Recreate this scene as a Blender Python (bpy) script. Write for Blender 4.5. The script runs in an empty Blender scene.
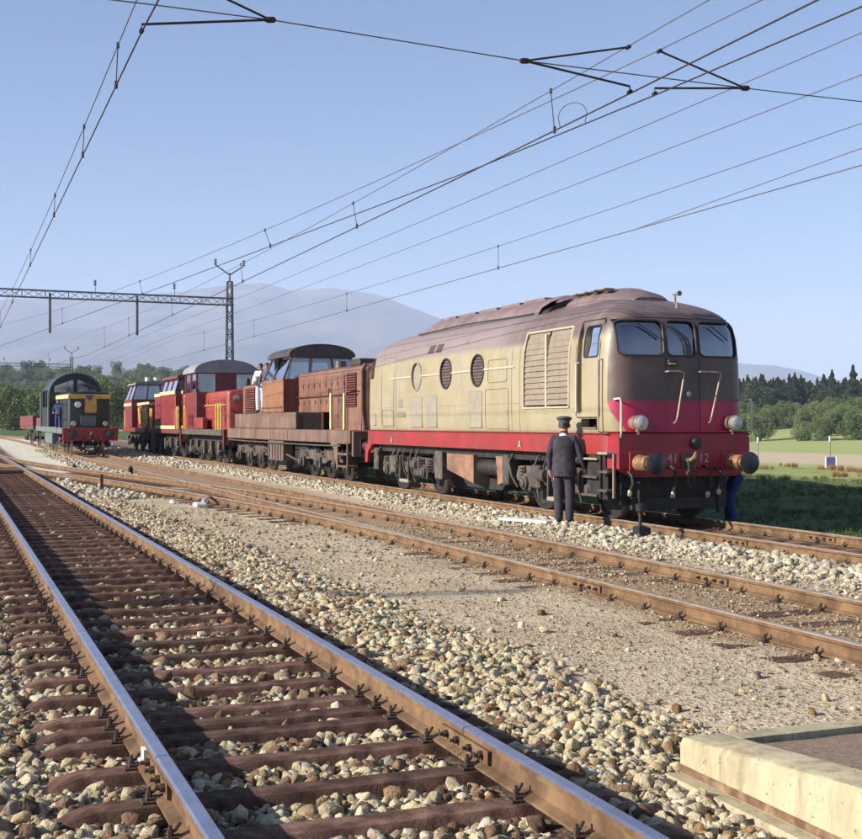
import bpy, bmesh, math, random
import numpy as np
from mathutils import Vector, Matrix, noise as mnoise

random.seed(7); rng = np.random.default_rng(7)
R = math.radians
sc = bpy.context.scene
COL = sc.collection

# ------------------------------------------------------------------ camera
CAM_H = 1.505                       # metres above the near rails; z = 0 is the near rail head
cam_d = bpy.data.cameras.new('camera'); cam = bpy.data.objects.new('camera', cam_d); COL.objects.link(cam)
HEAD = math.atan(483.6 / 1250.0)    # the view is turned this far right of the tracks
cam.location = (0, 0, CAM_H); cam.rotation_euler = (math.pi/2, 0, -HEAD)
cam_d.sensor_width = 36; cam_d.sensor_fit = 'HORIZONTAL'; cam_d.lens = 36 * 1250 / 862
cam_d.shift_y = 4 / 862; cam_d.clip_start = 0.05; cam_d.clip_end = 60000
sc.camera = cam

# ------------------------------------------------------------------ sky, sun, exposure
SUN_EL = R(24); SUN_DIR = Vector((-1, .05, 0)).normalized() * math.cos(SUN_EL) + Vector((0, 0, math.sin(SUN_EL)))
w = bpy.data.worlds.new('World'); sc.world = w; w.use_nodes = True
nt = w.node_tree; nt.nodes.clear()
sky = nt.nodes.new('ShaderNodeTexSky'); sky.sky_type = 'NISHITA'; sky.sun_disc = False
sky.sun_elevation = SUN_EL; sky.sun_rotation = math.atan2(SUN_DIR.x, SUN_DIR.y)
sky.altitude = 450; sky.air_density = 1.0; sky.dust_density = 1.0; sky.ozone_density = 6.0
bg = nt.nodes.new('ShaderNodeBackground'); bg.inputs['Strength'].default_value = .062
wo = nt.nodes.new('ShaderNodeOutputWorld')
nt.links.new(sky.outputs[0], bg.inputs[0]); nt.links.new(bg.outputs[0], wo.inputs[0])
sun_d = bpy.data.lights.new('sun', 'SUN'); sun_d.energy = 5.0; sun_d.angle = R(.53); sun_d.color = (1, .93, .80)
sun = bpy.data.objects.new('sun', sun_d); COL.objects.link(sun)
sun.rotation_euler = SUN_DIR.to_track_quat('Z', 'Y').to_euler(); sun.location = (-30, 5, 30)
sc.view_settings.view_transform = 'Standard'; sc.view_settings.look = 'None'
sc.view_settings.exposure = 1.2; sc.view_settings.gamma = 1; sc.view_settings.use_curve_mapping = False
sc.cycles.volume_bounces = 3; sc.cycles.max_bounces = 6; sc.cycles.transparent_max_bounces = 16

# ------------------------------------------------------------------ materials
def sock(n, *names):
    for k in names:
        if k in n.inputs: return n.inputs[k]
class NT:
    def __init__(s, name):
        s.m = bpy.data.materials.new(name); s.m.use_nodes = True; s.t = s.m.node_tree; s.t.nodes.clear()
        s.out = s.n('OutputMaterial')
    def n(s, kind, **kw):
        nd = s.t.nodes.new('ShaderNode' + kind)
        for k, v in kw.items(): setattr(nd, k, v)
        return nd
    def l(s, a, b): s.t.links.new(a, b)
    def val(s, x, inp):
        if isinstance(x, (int, float)): inp.default_value = x
        elif isinstance(x, (tuple, list)): inp.default_value = (*x, 1) if len(x) == 3 and len(inp.default_value) == 4 else x
        else: s.l(x, inp)
    def math(s, op, a, b=0, clamp=False):
        nd = s.n('Math', operation=op, use_clamp=clamp); s.val(a, nd.inputs[0]); s.val(b, nd.inputs[1]); return nd.outputs[0]
    def mix(s, f, a, b, mode='MIX'):
        nd = s.n('Mix', data_type='RGBA', blend_type=mode); s.val(f, nd.inputs[0]); s.val(a, nd.inputs[6]); s.val(b, nd.inputs[7]); return nd.outputs[2]
    def noise(s, vec, scale, detail=4, rough=.6, dist=0):
        nd = s.n('TexNoise'); nd.inputs['Scale'].default_value = scale; nd.inputs['Detail'].default_value = detail
        nd.inputs['Roughness'].default_value = rough; nd.inputs['Distortion'].default_value = dist
        if vec is not None: s.l(vec, nd.inputs['Vector'])
        return nd.outputs[0]
    def vor(s, vec, scale, out='Distance', feature='F1'):
        nd = s.n('TexVoronoi', feature=feature); nd.inputs['Scale'].default_value = scale; s.l(vec, nd.inputs['Vector']); return nd.outputs[out]
    def ramp(s, x, a, b, c=0., d=1.):
        nd = s.n('MapRange', interpolation_type='SMOOTHSTEP'); s.val(x, nd.inputs[0]); nd.inputs[1].default_value = a; nd.inputs[2].default_value = b
        nd.inputs[3].default_value = c; nd.inputs[4].default_value = d; return nd.outputs[0]
    def bump(s, h, strength, dist):
        nd = s.n('Bump'); nd.inputs['Strength'].default_value = strength; nd.inputs['Distance'].default_value = dist; s.l(h, nd.inputs['Height']); return nd.outputs[0]
    def pbsdf(s, col, rough=.7, metal=0, normal=None, spec=.5, coat=0, trans=0):
        p = s.n('BsdfPrincipled'); s.val(col, p.inputs['Base Color']); s.val(rough, p.inputs['Roughness']); s.val(metal, p.inputs['Metallic'])
        sock(p, 'Specular IOR Level', 'Specular').default_value = spec
        if coat: p.inputs['Coat Weight'].default_value = coat; p.inputs['Coat Roughness'].default_value = .25
        if normal is not None: s.l(normal, p.inputs['Normal'])
        s.l(p.outputs[0], s.out.inputs[0]); return p
    def obj(s): return s.n('TexCoord').outputs['Object']
    def xyz(s, v):
        nd = s.n('SeparateXYZ'); s.l(v, nd.inputs[0]); return nd.outputs
    def rand(s): return s.n('ObjectInfo').outputs['Random']
    def scaled(s, v, sx, sy, sz):
        nd = s.n('Mapping'); nd.inputs['Scale'].default_value = (sx, sy, sz); s.l(v, nd.inputs[0]); return nd.outputs[0]
def mulc(c, k): return tuple(min(1, x * k) for x in c)
ALB = .86
def mat(name, base, rough=.7, metal=0, var=.25, scale=4, bump=0, bscale=30, dirt=None, dirtamt=.5, dscale=2.2, rnd=0, coat=0, streak=False, spec=.5):
    t = NT(name); v = t.obj(); base = mulc(base, ALB); dirt = mulc(dirt, ALB) if dirt else None
    n1 = t.noise(v, scale, 6, .65)
    col = t.mix(t.ramp(n1, .3, .7), mulc(base, 1 - var), mulc(base, 1 + var))
    if dirt:
        vv = t.scaled(v, 1, 1, .25) if streak else v
        col = t.mix(t.math('MULTIPLY', t.ramp(t.noise(vv, dscale, 6, .7, .4), .45, .72), dirtamt), col, dirt)
    if rnd:
        k = t.math('ADD', 1 - rnd, t.math('MULTIPLY', t.rand(), 2 * rnd))
        g = t.n('CombineColor'); [t.l(k, g.inputs[i]) for i in range(3)]
        col = t.mix(1., col, g.outputs[0], 'MULTIPLY')
    nm = t.bump(t.noise(v, bscale, 4, .6), .6, bump) if bump else None
    rr = t.math('ADD', rough - .08, t.math('MULTIPLY', t.noise(v, scale * 2.3, 3), .16), True)
    t.pbsdf(col, rr, metal, nm, spec, coat)
    return t.m
M = {}
M['rust_rail'] = mat('rust_rail', (.16, .092, .052), .85, 0, .4, 3.5, .003, 60, (.27, .19, .10), .65, 5, spec=.25)
M['rail_head'] = mat('rail_head', (.47, .46, .56), .28, .9, .12, 6, 0, 30, (.35, .28, .22), .35, 9)
M['rail_head_dull'] = mat('rail_head_dull', (.36, .27, .20), .5, .35, .2, 6, 0, 30, (.42, .36, .36), .6, 3)
M['sleeper'] = mat('sleeper', (.105, .057, .040), .85, 0, .5, 7, .006, 55, (.25, .155, .115), .65, 7, .32, spec=.15)
M['clip'] = mat('clip', (.055, .036, .028), .7, .1, .4, 20, .001, 90, (.16, .09, .05), .5, 14, .2)
def concrete_mat():
    t = NT('concrete'); v = t.obj(); n = t.noise(v, 3.5, 6, .65)
    col = t.mix(t.ramp(n, .3, .7), (.33, .285, .18), (.44, .385, .26))
    col = t.mix(t.math('MULTIPLY', t.ramp(t.noise(t.scaled(v, 1, 1, .25), 7, 6, .7, .4), .44, .68), .75), col, (.22, .175, .11))
    pit = t.ramp(t.vor(v, 26), .24, .08); keep = t.ramp(t.noise(v, 9, 3), .46, .6); pits = t.math('MULTIPLY', pit, keep)
    col = t.mix(t.math('MULTIPLY', pits, .7), col, (.16, .12, .08))
    h = t.math('SUBTRACT', t.math('MULTIPLY', t.noise(v, 60, 5, .7), .5), pits)
    t.pbsdf(col, .93, 0, t.bump(h, .8, .006), .3); return t.m
M['concrete'] = concrete_mat()
M['kerb_stain'] = mat('kerb_stain', (.17, .095, .055), .95, 0, .4, 9, .004, 40, (.34, .26, .15), .7, 9)
M['platform_fill'] = mat('platform_fill', (.22, .15, .10), .97, 0, .35, 30, .01, 60, (.30, .23, .15), .6, 14)
M['black_iron'] = mat('black_iron', (.022, .020, .020), .6, .2, .4, 6, .002, 30, (.07, .05, .04), .6, 3)
M['grimy_iron'] = mat('grimy_iron', (.068, .055, .047), .8, .1, .45, 5, .003, 30, (.19, .15, .12), .65, 3, .2)
M['rust_tank'] = mat('rust_tank', (.26, .135, .085), .85, 0, .35, 2.5, .002, 30, (.10, .06, .05), .7, 2)
M['steel_tyre'] = mat('steel_tyre', (.45, .42, .40), .4, .8, .2, 8)
M['red_skirt'] = mat('red_skirt', (.29, .024, .024), .5, 0, .18, 2, .001, 12, (.20, .05, .04), .45, 1.2, 0, .1, True)
M['red_beam'] = mat('red_beam', (.34, .014, .030), .45, 0, .18, 3, .001, 12, (.16, .03, .03), .5, 1.6, 0, .1)
M['cream_trim'] = mat('cream_trim', (.48, .42, .30), .6, 0, .12, 4, 0, 30, (.4, .33, .22), .4, 3)
M['cream_rail'] = mat('cream_rail', (.62, .58, .50), .5, 0, .12, 9)
M['panel_grey'] = mat('panel_grey', (.275, .245, .19), .7, 0, .12, 5, .001, 20, (.36, .30, .22), .4, 3)
M['louvre'] = mat('louvre', (.235, .19, .145), .75, 0, .15, 6, 0, 20, (.18, .13, .11), .5, 3)
M['dark_void'] = mat('dark_void', (.012, .009, .009), .95, spec=.05)  # near-black stand-in for the shade inside openings and recesses
M['dark_mesh'] = mat('dark_mesh', (.075, .055, .055), .9, 0, .5, 55)
M['dark_trim'] = mat('dark_trim', (.03, .026, .028), .55)
M['brass_rail'] = mat('brass_rail', (.40, .30, .24), .45, .3, .2, 9)
M['orange_cyl'] = mat('orange_cyl', (.25, .125, .055), .55, .1, .4, 8, 0, 30, (.09, .05, .03), .5, 7)
M['buffer_face'] = mat('buffer_face', (.055, .05, .06), .42, .6, .35, 6, .001, 20, (.16, .14, .14), .5, 3)
M['lamp_silver'] = mat('lamp_silver', (.62, .52, .38), .3, .7, .15, 9)
M['roof_fair'] = mat('roof_fair', (.20, .14, .14), .6, 0, .25, 2, .002, 10, (.10, .07, .07), .6, 1.5)
M['trim_cream'] = mat('trim_cream', (.56, .51, .40), .6, 0, .15, 6, 0, 30, (.34, .28, .2), .5, 5)
M['lens'] = mat('lens', (.62, .60, .56), .35, .25, .2, 14, .002, 60)
M['white_paint'] = mat('white_paint', (.78, .76, .72), .6, 0, .08, 9)
M['number_white'] = mat('number_white', (.42, .38, .38), .6, 0, .15, 30)
M['brown_loco'] = mat('brown_loco', (.195, .088, .055), .6, 0, .3, 1.4, .001, 10, (.10, .05, .035), .8, 1.1, 0, 0, True)
M['brown_loco_dust'] = mat('brown_loco_dust', (.165, .10, .078), .85, 0, .25, 1.6, .001, 10, (.11, .065, .05), .75, 1.2, 0, 0, True)
M['brown_orange'] = mat('brown_orange', (.25, .108, .048), .6, 0, .22, 2.2, .001, 10, (.22, .10, .05), .55, 1.6, 0, 0, True)
M['brown_dark'] = mat('brown_dark', (.15, .035, .028), .6, 0, .3, 2)
M['black_roof'] = mat('black_roof', (.06, .038, .034), .45, 0, .4, 2, .001, 8, (.10, .07, .06), .5, 1.2)
M['roof_brown'] = mat('roof_brown', (.20, .13, .11), .6, 0, .3, 2)
M['yellow_rail'] = mat('yellow_rail', (.72, .50, .07), .5, 0, .15, 7, 0, 30, (.4, .28, .1), .4, 6)
M['yellow_pale'] = mat('yellow_pale', (.74, .62, .28), .55, 0, .12, 6)
M['red_loco'] = mat('red_loco', (.22, .020, .020), .5, 0, .25, 1.6, .001, 9, (.10, .025, .022), .7, 1.1, 0, .05, True)
M['red_loco_bright'] = mat('red_loco_bright', (.30, .045, .030), .45, 0, .22, 1.8, .001, 9, (.16, .04, .03), .65, 1.3, 0, .05, True)
M['grey_roof'] = mat('grey_roof', (.26, .26, .28), .55, 0, .15, 2, 0, 9, (.26, .24, .24), .5, 1.2)
M['blue_loco'] = mat('blue_loco', (.011, .016, .015), .45, 0, .3, 2, 0, 9, (.06, .055, .06), .5, 1.5)
M['blue_grey'] = mat('blue_grey', (.12, .15, .145), .65, 0, .2, 2, 0, 9, (.14, .13, .12), .5, 1.5)
M['ochre'] = mat('ochre', (.58, .34, .05), .5, 0, .2, 3)
M['mast_grey'] = mat('mast_grey', (.20, .20, .22), .6, .4, .25, 3, 0, 9, (.12, .10, .09), .5, 4)
M['wire'] = mat('wire', (.16, .14, .15), .6, .5, .2, 3)
M['wire_dark'] = mat('wire_dark', (.05, .04, .04), .6, .4, .2, 3)
M['insulator'] = mat('insulator', (.10, .045, .03), .25, 0, .2, 9)
M['skin'] = mat('skin', (.50, .27, .19), .55, 0, .1, 9)
M['suit'] = mat('suit', (.048, .042, .058), .9, 0, .3, 6, .02, 11, spec=.2)
M['cap_cloth'] = mat('cap_cloth', (.062, .066, .090), .8, 0, .2, 9)
M['shoe'] = mat('shoe', (.02, .018, .018), .4)
M['hair'] = mat('hair', (.028, .018, .014), .6)
M['white_cloth'] = mat('white_cloth', (.78, .78, .80), .9, 0, .1, 7, .006, 9)
M['pale_trouser'] = mat('pale_trouser', (.58, .60, .68), .9, 0, .15, 7, .006, 9)
M['navy_cloth'] = mat('navy_cloth', (.030, .038, .13), .9, 0, .25, 8, .006, 9)
M['blue_cloth'] = mat('blue_cloth', (.022, .032, .15), .9, 0, .25, 8, .006, 9)
M['dark_shirt'] = mat('dark_shirt', (.10, .10, .17), .9, 0, .2, 8)
M['bark'] = mat('bark', (.09, .065, .045), .9, 0, .3, 4)
M['wood_brown'] = mat('wood_brown', (.13, .072, .05), .9, 0, .4, 5, .006, 40, (.23, .15, .10), .65, 5, .25, spec=.15)
M['sign_blue'] = mat('sign_blue', (.075, .085, .20), .6, 0, .15, 3)
M['pale_board'] = mat('pale_board', (.62, .62, .60), .7, 0, .15, 6)

def glass_mat(name, tint, refl):
    t = NT(name)
    tr = t.n('BsdfTransparent'); tr.inputs[0].default_value = (*tint, 1)
    gl = t.n('BsdfGlossy'); gl.inputs['Color'].default_value = (.95, .96, 1, 1); gl.inputs['Roughness'].default_value = .04
    lw = t.n('LayerWeight'); lw.inputs[0].default_value = .45
    f = t.ramp(lw.outputs['Fresnel'], 0., .7, refl, .95)
    mx = t.n('MixShader'); t.l(f, mx.inputs[0]); t.l(tr.outputs[0], mx.inputs[1]); t.l(gl.outputs[0], mx.inputs[2])
    t.l(mx.outputs[0], t.out.inputs[0]); return t.m
M['glass'] = glass_mat('glass', (.55, .6, .62), .22)
M['glass_pale'] = glass_mat('glass_pale', (.6, .64, .66), .5)

def leaf_mat(name, a, b, c):
    t = NT(name); v = t.obj()
    col = t.mix(t.ramp(t.noise(v, .9, 3), .35, .65), a, b)
    col = t.mix(t.math('MULTIPLY', t.rand(), .6), col, c)
    p = t.n('BsdfPrincipled'); t.l(col, p.inputs['Base Color']); p.inputs['Roughness'].default_value = .7
    tl = t.n('BsdfTranslucent'); t.l(col, tl.inputs[0]); mx = t.n('MixShader'); mx.inputs[0].default_value = .3
    t.l(p.outputs[0], mx.inputs[1]); t.l(tl.outputs[0], mx.inputs[2]); t.l(mx.outputs[0], t.out.inputs[0]); return t.m
M['leaf'] = leaf_mat('leaf', (.07, .115, .033), (.14, .19, .06), (.16, .18, .07))
M['leaf_dark'] = leaf_mat('leaf_dark', (.028, .05, .02), (.06, .085, .032), (.07, .085, .04))
M['leaf_light'] = leaf_mat('leaf_light', (.10, .15, .045), (.17, .22, .07), (.19, .20, .09))
M['needle'] = leaf_mat('needle', (.022, .045, .022), (.045, .075, .032), (.06, .08, .04))
M['grass'] = leaf_mat('grass', (.055, .095, .02), (.09, .13, .035), (.12, .13, .05))
M['dry_grass'] = leaf_mat('dry_grass', (.30, .17, .07), (.36, .23, .10), (.25, .13, .06))

def stone_mat(name, tones, bump=.004):
    t = NT(name); v = t.obj(); r = t.rand()
    cr = t.n('ValToRGB'); cr.color_ramp.interpolation = 'CONSTANT'
    els = cr.color_ramp.elements
    while len(els) < len(tones): els.new(.5)
    acc = 0
    for e, (wt, c) in zip(els, tones):
        e.position = acc; e.color = (c[0] * .80, c[1] * .775, c[2] * .72, 1); acc += wt
    t.l(r, cr.inputs[0])
    col = t.mix(t.ramp(t.noise(v, 2.2, 4), .35, .75), cr.outputs[0], t.mix(1., cr.outputs[0], (.62, .52, .42), 'MULTIPLY'))
    t.pbsdf(col, .9, 0, t.bump(t.noise(v, 6, 5), .5, .08), .3)
    return t.m
M['stone'] = stone_mat('stone', [(.32, (.68, .61, .44)), (.24, (.56, .49, .34)), (.18, (.76, .72, .58)), (.10, (.36, .24, .13)), (.06, (.24, .15, .09)), (.1, (.46, .41, .33))])
M['stone_brown'] = stone_mat('stone_brown', [(.25, (.20, .13, .085)), (.25, (.29, .20, .13)), (.2, (.15, .10, .07)), (.2, (.46, .40, .28)), (.1, (.36, .28, .18))])
M['stone_white'] = stone_mat('stone_white', [(.4, (.64, .61, .50)), (.3, (.54, .50, .39)), (.2, (.72, .70, .62)), (.1, (.38, .32, .24))])
M['pebble'] = stone_mat('pebble', [(.3, (.55, .47, .34)), (.25, (.45, .37, .26)), (.15, (.66, .60, .48)), (.15, (.34, .25, .17)), (.15, (.44, .41, .37))])

# ------------------------------------------------------------------ mesh helpers
class MB:
    """collects polygons and links them as ONE mesh object"""
    def __init__(s): s.v = []; s.f = []; s.mi = []; s.cur = 0
    def add(s, vs, fs):
        o = len(s.v); s.v += [tuple(p) for p in vs]; s.f += [tuple(i + o for i in f) for f in fs]; s.mi += [s.cur] * len(fs); return s
    def box(s, x0, x1, y0, y1, z0, z1, c=0):
        if c <= 0:
            vs = [(x, y, z) for x in (x0, x1) for y in (y0, y1) for z in (z0, z1)]
            return s.add(vs, [(0, 1, 3, 2), (4, 6, 7, 5), (0, 4, 5, 1), (2, 3, 7, 6), (0, 2, 6, 4), (1, 5, 7, 3)])
        c = min(c, .45 * min(abs(x1 - x0), abs(y1 - y0), abs(z1 - z0)))
        vs = []; idx = {}
        for a, x in enumerate((x0, x1)):
            for b, y in enumerate((y0, y1)):
                for d, z in enumerate((z0, z1)):
                    sx, sy, sz = (c if a == 0 else -c), (c if b == 0 else -c), (c if d == 0 else -c)
                    for k, p in enumerate(((x, y + sy, z + sz), (x + sx, y, z + sz), (x + sx, y + sy, z))):
                        idx[a, b, d, k] = len(vs); vs.append(p)
        fs = []
        for a in (0, 1):
            fs.append([idx[a, b, d, 0] for b, d in ((0, 0), (0, 1), (1, 1), (1, 0))])
            fs.append([idx[b, a, d, 1] for b, d in ((0, 0), (0, 1), (1, 1), (1, 0))])
            fs.append([idx[b, d, a, 2] for b, d in ((0, 0), (0, 1), (1, 1), (1, 0))])
            for b in (0, 1):
                fs.append([idx[a, b, 0, 0], idx[a, b, 1, 0], idx[a, b, 1, 1], idx[a, b, 0, 1]])
                fs.append([idx[a, 0, b, 0], idx[a, 1, b, 0], idx[a, 1, b, 2], idx[a, 0, b, 2]])
                fs.append([idx[0, a, b, 1], idx[1, a, b, 1], idx[1, a, b, 2], idx[0, a, b, 2]])
                for d in (0, 1): fs.append([idx[a, b, d, 0], idx[a, b, d, 1], idx[a, b, d, 2]])
        return s.add(vs, fs)
    def cyl(s, p0, p1, r0, r1=None, n=12, cap=True):
        r1 = r0 if r1 is None else r1
        p0 = Vector(p0); p1 = Vector(p1); d = (p1 - p0).normalized()
        a = d.orthogonal().normalized(); b = d.cross(a)
        vs = [p0 + (a * math.cos(t) + b * math.sin(t)) * r0 for t in (2 * math.pi * k / n for k in range(n))]
        vs += [p1 + (a * math.cos(t) + b * math.sin(t)) * r1 for t in (2 * math.pi * k / n for k in range(n))]
        fs = [(k, (k + 1) % n, n + (k + 1) % n, n + k) for k in range(n)]
        if cap: fs += [tuple(range(n))[::-1], tuple(range(n, 2 * n))]
        return s.add(vs, fs)
    def tube(s, pts, r, n=6, closed=False):
        pts = [Vector(p) for p in pts]; m = len(pts); vs = []; prev = None
        for i, p in enumerate(pts):
            if closed: d = pts[(i + 1) % m] - pts[i - 1]
            else: d = pts[min(i + 1, m - 1)] - pts[max(i - 1, 0)]
            d.normalize()
            a = d.orthogonal().normalized() if prev is None else (prev - d * prev.dot(d)).normalized()
            prev = a; b = d.cross(a); rr = r[i] if isinstance(r, (list, tuple)) else r
            vs += [p + (a * math.cos(t) + b * math.sin(t)) * rr for t in (2 * math.pi * k / n for k in range(n))]
        fs = []
        for i in range(m if closed else m - 1):
            j = (i + 1) % m
            fs += [(i * n + k, i * n + (k + 1) % n, j * n + (k + 1) % n, j * n + k) for k in range(n)]
        if not closed: fs += [tuple(range(n))[::-1], tuple(range((m - 1) * n, m * n))]
        return s.add(vs, fs)
    def prism(s, prof, axis, a, b):
        """extrude a closed 2-D profile along an axis; the profile lists the other two axes in x, y, z order"""
        n = len(prof)
        def P(q, t): return {'x': (t, q[0], q[1]), 'y': (q[0], t, q[1]), 'z': (q[0], q[1], t)}[axis]
        vs = [P(q, a) for q in prof] + [P(q, b) for q in prof]
        fs = [(k, (k + 1) % n, n + (k + 1) % n, n + k) for k in range(n)] + [tuple(range(n))[::-1], tuple(range(n, 2 * n))]
        return s.add(vs, fs)
    def lathe(s, prof, o, axis, n=20):
        """prof = [(distance along axis, radius)]"""
        o = Vector(o); d = Vector(axis).normalized(); a = d.orthogonal().normalized(); b = d.cross(a); m = len(prof); vs = []
        for h, r in prof: vs += [o + d * h + (a * math.cos(t) + b * math.sin(t)) * r for t in (2 * math.pi * k / n for k in range(n))]
        fs = [(i * n + k, i * n + (k + 1) % n, (i + 1) * n + (k + 1) % n, (i + 1) * n + k) for i in range(m - 1) for k in range(n)]
        fs += [tuple(range(n))[::-1], tuple(range((m - 1) * n, m * n))]
        return s.add(vs, fs)
    def loft(s, rings, closed=True, caps=True):
        n = len(rings[0]); vs = [p for r in rings for p in r]; fs = []
        for i in range(len(rings) - 1):
            for k in range(n if closed else n - 1):
                fs.append((i * n + k, i * n + (k + 1) % n, (i + 1) * n + (k + 1) % n, (i + 1) * n + k))
        if caps and closed: fs += [tuple(range(n))[::-1], tuple(range((len(rings) - 1) * n, len(rings) * n))]
        return s.add(vs, fs)
    def mesh(s, name, mats, smooth=35, fix=True):
        me = bpy.data.meshes.new(name); me.from_pydata(s.v, [], s.f)
        for m in (mats if isinstance(mats, (list, tuple)) else [mats]): me.materials.append(M[m] if isinstance(m, str) else m)
        if any(s.mi): me.polygons.foreach_set('material_index', s.mi)
        if fix:
            bm = bmesh.new(); bm.from_mesh(me); bmesh.ops.recalc_face_normals(bm, faces=bm.faces); bm.to_mesh(me); bm.free()
        finish(me, smooth); return me
    def build(s, name, mats, parent=None, loc=(0, 0, 0), smooth=35, fix=True):
        return link(name, s.mesh(name, mats, smooth, fix), parent, loc)
def finish(me, smooth=35):
    if smooth:
        me.polygons.foreach_set('use_smooth', [True] * len(me.polygons)); me.set_sharp_from_angle(angle=R(smooth))
    me.update()
def link(name, me, parent=None, loc=(0, 0, 0), rot=(0, 0, 0)):
    o = bpy.data.objects.new(name, me); COL.objects.link(o); o.location = loc; o.rotation_euler = rot
    if parent is not None: o.parent = parent
    return o
def tag(o, label=None, cat=None, group=None, kind=None):
    for k, v in (('label', label), ('category', cat), ('group', group), ('kind', kind)):
        if v: o[k] = v
    return o
def thing(name, label, cat, loc=(0, 0, 0), rz=0, group=None):
    o = bpy.data.objects.new(name, None); COL.objects.link(o); o.location = loc; o.rotation_euler = (0, 0, rz); o.empty_display_size = .2
    return tag(o, label, cat, group)
def copy_tree(o, parent=None):
    c = o.copy(); COL.objects.link(c); c.parent = parent
    for ch in o.children: copy_tree(ch, c)
    return c
def ev_mesh(o, name):
    dg = bpy.context.evaluated_depsgraph_get(); dg.update()
    me = bpy.data.meshes.new_from_object(o.evaluated_get(dg)); me.name = name; return me
def rrect(x0, x1, y0, y1, r, n=5):
    out = []
    for cx, cy, a0 in ((x1 - r, y1 - r, 0), (x0 + r, y1 - r, 90), (x0 + r, y0 + r, 180), (x1 - r, y0 + r, 270)):
        for k in range(n + 1):
            a = R(a0 + 90 * k / n); out.append((cx + r * math.cos(a), cy + r * math.sin(a)))
    return out
def text_mesh(txt, size, depth=.004):
    cu = bpy.data.curves.new('lettering', 'FONT'); cu.body = txt; cu.size = size; cu.extrude = depth; cu.align_x = 'CENTER'; cu.align_y = 'CENTER'
    o = bpy.data.objects.new('lettering', cu); COL.objects.link(o); me = ev_mesh(o, 'lettering'); bpy.data.objects.remove(o); bpy.data.curves.remove(cu); return me
def boolean(me_body, cutters):
    o = bpy.data.objects.new('tmp', me_body); COL.objects.link(o); tmp = []
    for cm in cutters:
        co = bpy.data.objects.new('tmpc', cm); COL.objects.link(co); tmp.append(co)
        md = o.modifiers.new('b', 'BOOLEAN'); md.operation = 'DIFFERENCE'; md.object = co; md.solver = 'EXACT'
    me = ev_mesh(o, me_body.name)
    for x in [o] + tmp: bpy.data.objects.remove(x)
    return me

# ------------------------------------------------------------------ track geometry
NEAR_C, MID_C, TRAIN_C = 1.664, 6.90, 11.20
Z_NEAR, Z_MID, Z_TRAIN = 0.0, -.085, -.095
def mid_x(y): return MID_C - .0004 * max(0, y - 35) ** 2
def mid_z(y):
    t = min(1, max(0, (y - 50) / 60)); return Z_MID + .5 * t * t * (3 - 2 * t)
def branch_x(y):
    """centre line of the crossover between the middle and the near track"""
    a, b = 11.5, 68.0; t = min(1, max(0, (y - a) / (b - a)))
    e = t * t * t * (t * (6 * t - 15) + 10); l = .55 * e + .45 * (t * t * (3 - 2 * t))
    return MID_C + (NEAR_C - MID_C) * l
def branch_z(y):
    t = min(1, max(0, (y - 11.5) / 56.5)); return Z_MID * (1 - t) + Z_NEAR * t

# ------------------------------------------------------------------ ground sheet
def sm(x, a, b):
    t = np.clip((x - a) / (b - a), 0, 1); return t * t * (3 - 2 * t)
def fnoise(x, y, seed=0):
    """cheap smooth value noise"""
    xi = np.floor(x).astype(np.int64); yi = np.floor(y).astype(np.int64); xf = x - xi; yf = y - yi
    def h(a, b):
        n = (a * 374761393 + b * 668265263 + seed * 1442695) & 0x7fffffff
        n = ((n ^ (n >> 13)) * 1274126177) & 0x7fffffff
        return ((n ^ (n >> 16)) & 0xffff) / 65535.0
    u = xf * xf * (3 - 2 * xf); v = yf * yf * (3 - 2 * yf)
    return (h(xi, yi) * (1 - u) + h(xi + 1, yi) * u) * (1 - v) + (h(xi, yi + 1) * (1 - u) + h(xi + 1, yi + 1) * u) * v - .5
def ground_z(x, y):
    x = np.asarray(x, float); y = np.asarray(y, float)
    z = np.full(np.broadcast(x, y).shape, -.235)
    mx = np.where(y > 35, 6.9 - .0004 * np.clip(y - 35, 0, 85) ** 2, 6.9)
    rise = .5 * sm(y, 50, 110)
    z = z + .05 * np.exp(-((x - 3.25) / .42) ** 2) * (1 - sm(y, 20, 40)) * sm(y, 5.1, 6.2)              # ballast shoulder of the near track
    z = z + .02 * np.exp(-((x - .1) / .4) ** 2) + .03 * np.exp(-((x - 1.7) / 1.3) ** 4) * (1 - .6 * sm(y, 7, 14))
    z = z + .035 * np.exp(-((x - 9.55) / .55) ** 2)                                   # white ballast beside the train
    z = z + .006 * np.exp(-((x - 6.9) / 1.4) ** 4) - .03 * np.exp(-((x - 11.2) / .6) ** 4)
    z = z + rise
    # bank behind the train, then the meadow falling away
    z = z - .12 * sm(x, 12.6, 13.6) + .36 * sm(x, 14, 20.5) - 4.3 * sm(x, 23, 80) + 5.0 * sm(x, 150, 255)
    n = .025 * fnoise(x * 1.3, y * 1.3, 1) + .03 * fnoise(x * .45, y * .45, 2) + .012 * fnoise(x * 5, y * 5, 3)
    z = z + n * np.where(np.abs(x - 1.7) < 1.4, .4, 1.) + sm(x, 13, 20) * .18 * fnoise(x * .8, y * .8, 5)
    far = sm(np.hypot(x, y), 250, 900)
    z = z - 1.5 * far
    return z
def geo(a, b, s0, g):
    out = [a]; st = s0
    while out[-1] < b: out.append(out[-1] + st); st *= g
    return out
xs = sorted([-v for v in geo(.6, 16000, .3, 1.22)]) + list(np.arange(-.5, 14.01, .085)) + geo(14.2, 16000, .3, 1.16)
ys = sorted([-v for v in geo(-3.0, 16000, .4, 1.3)]) + list(np.arange(3.1, 24, .085)) + geo(24.2, 16000, .2, 1.05)
xs = np.array(xs); ys = np.array(ys)
GX, GY = np.meshgrid(xs, ys)
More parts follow.
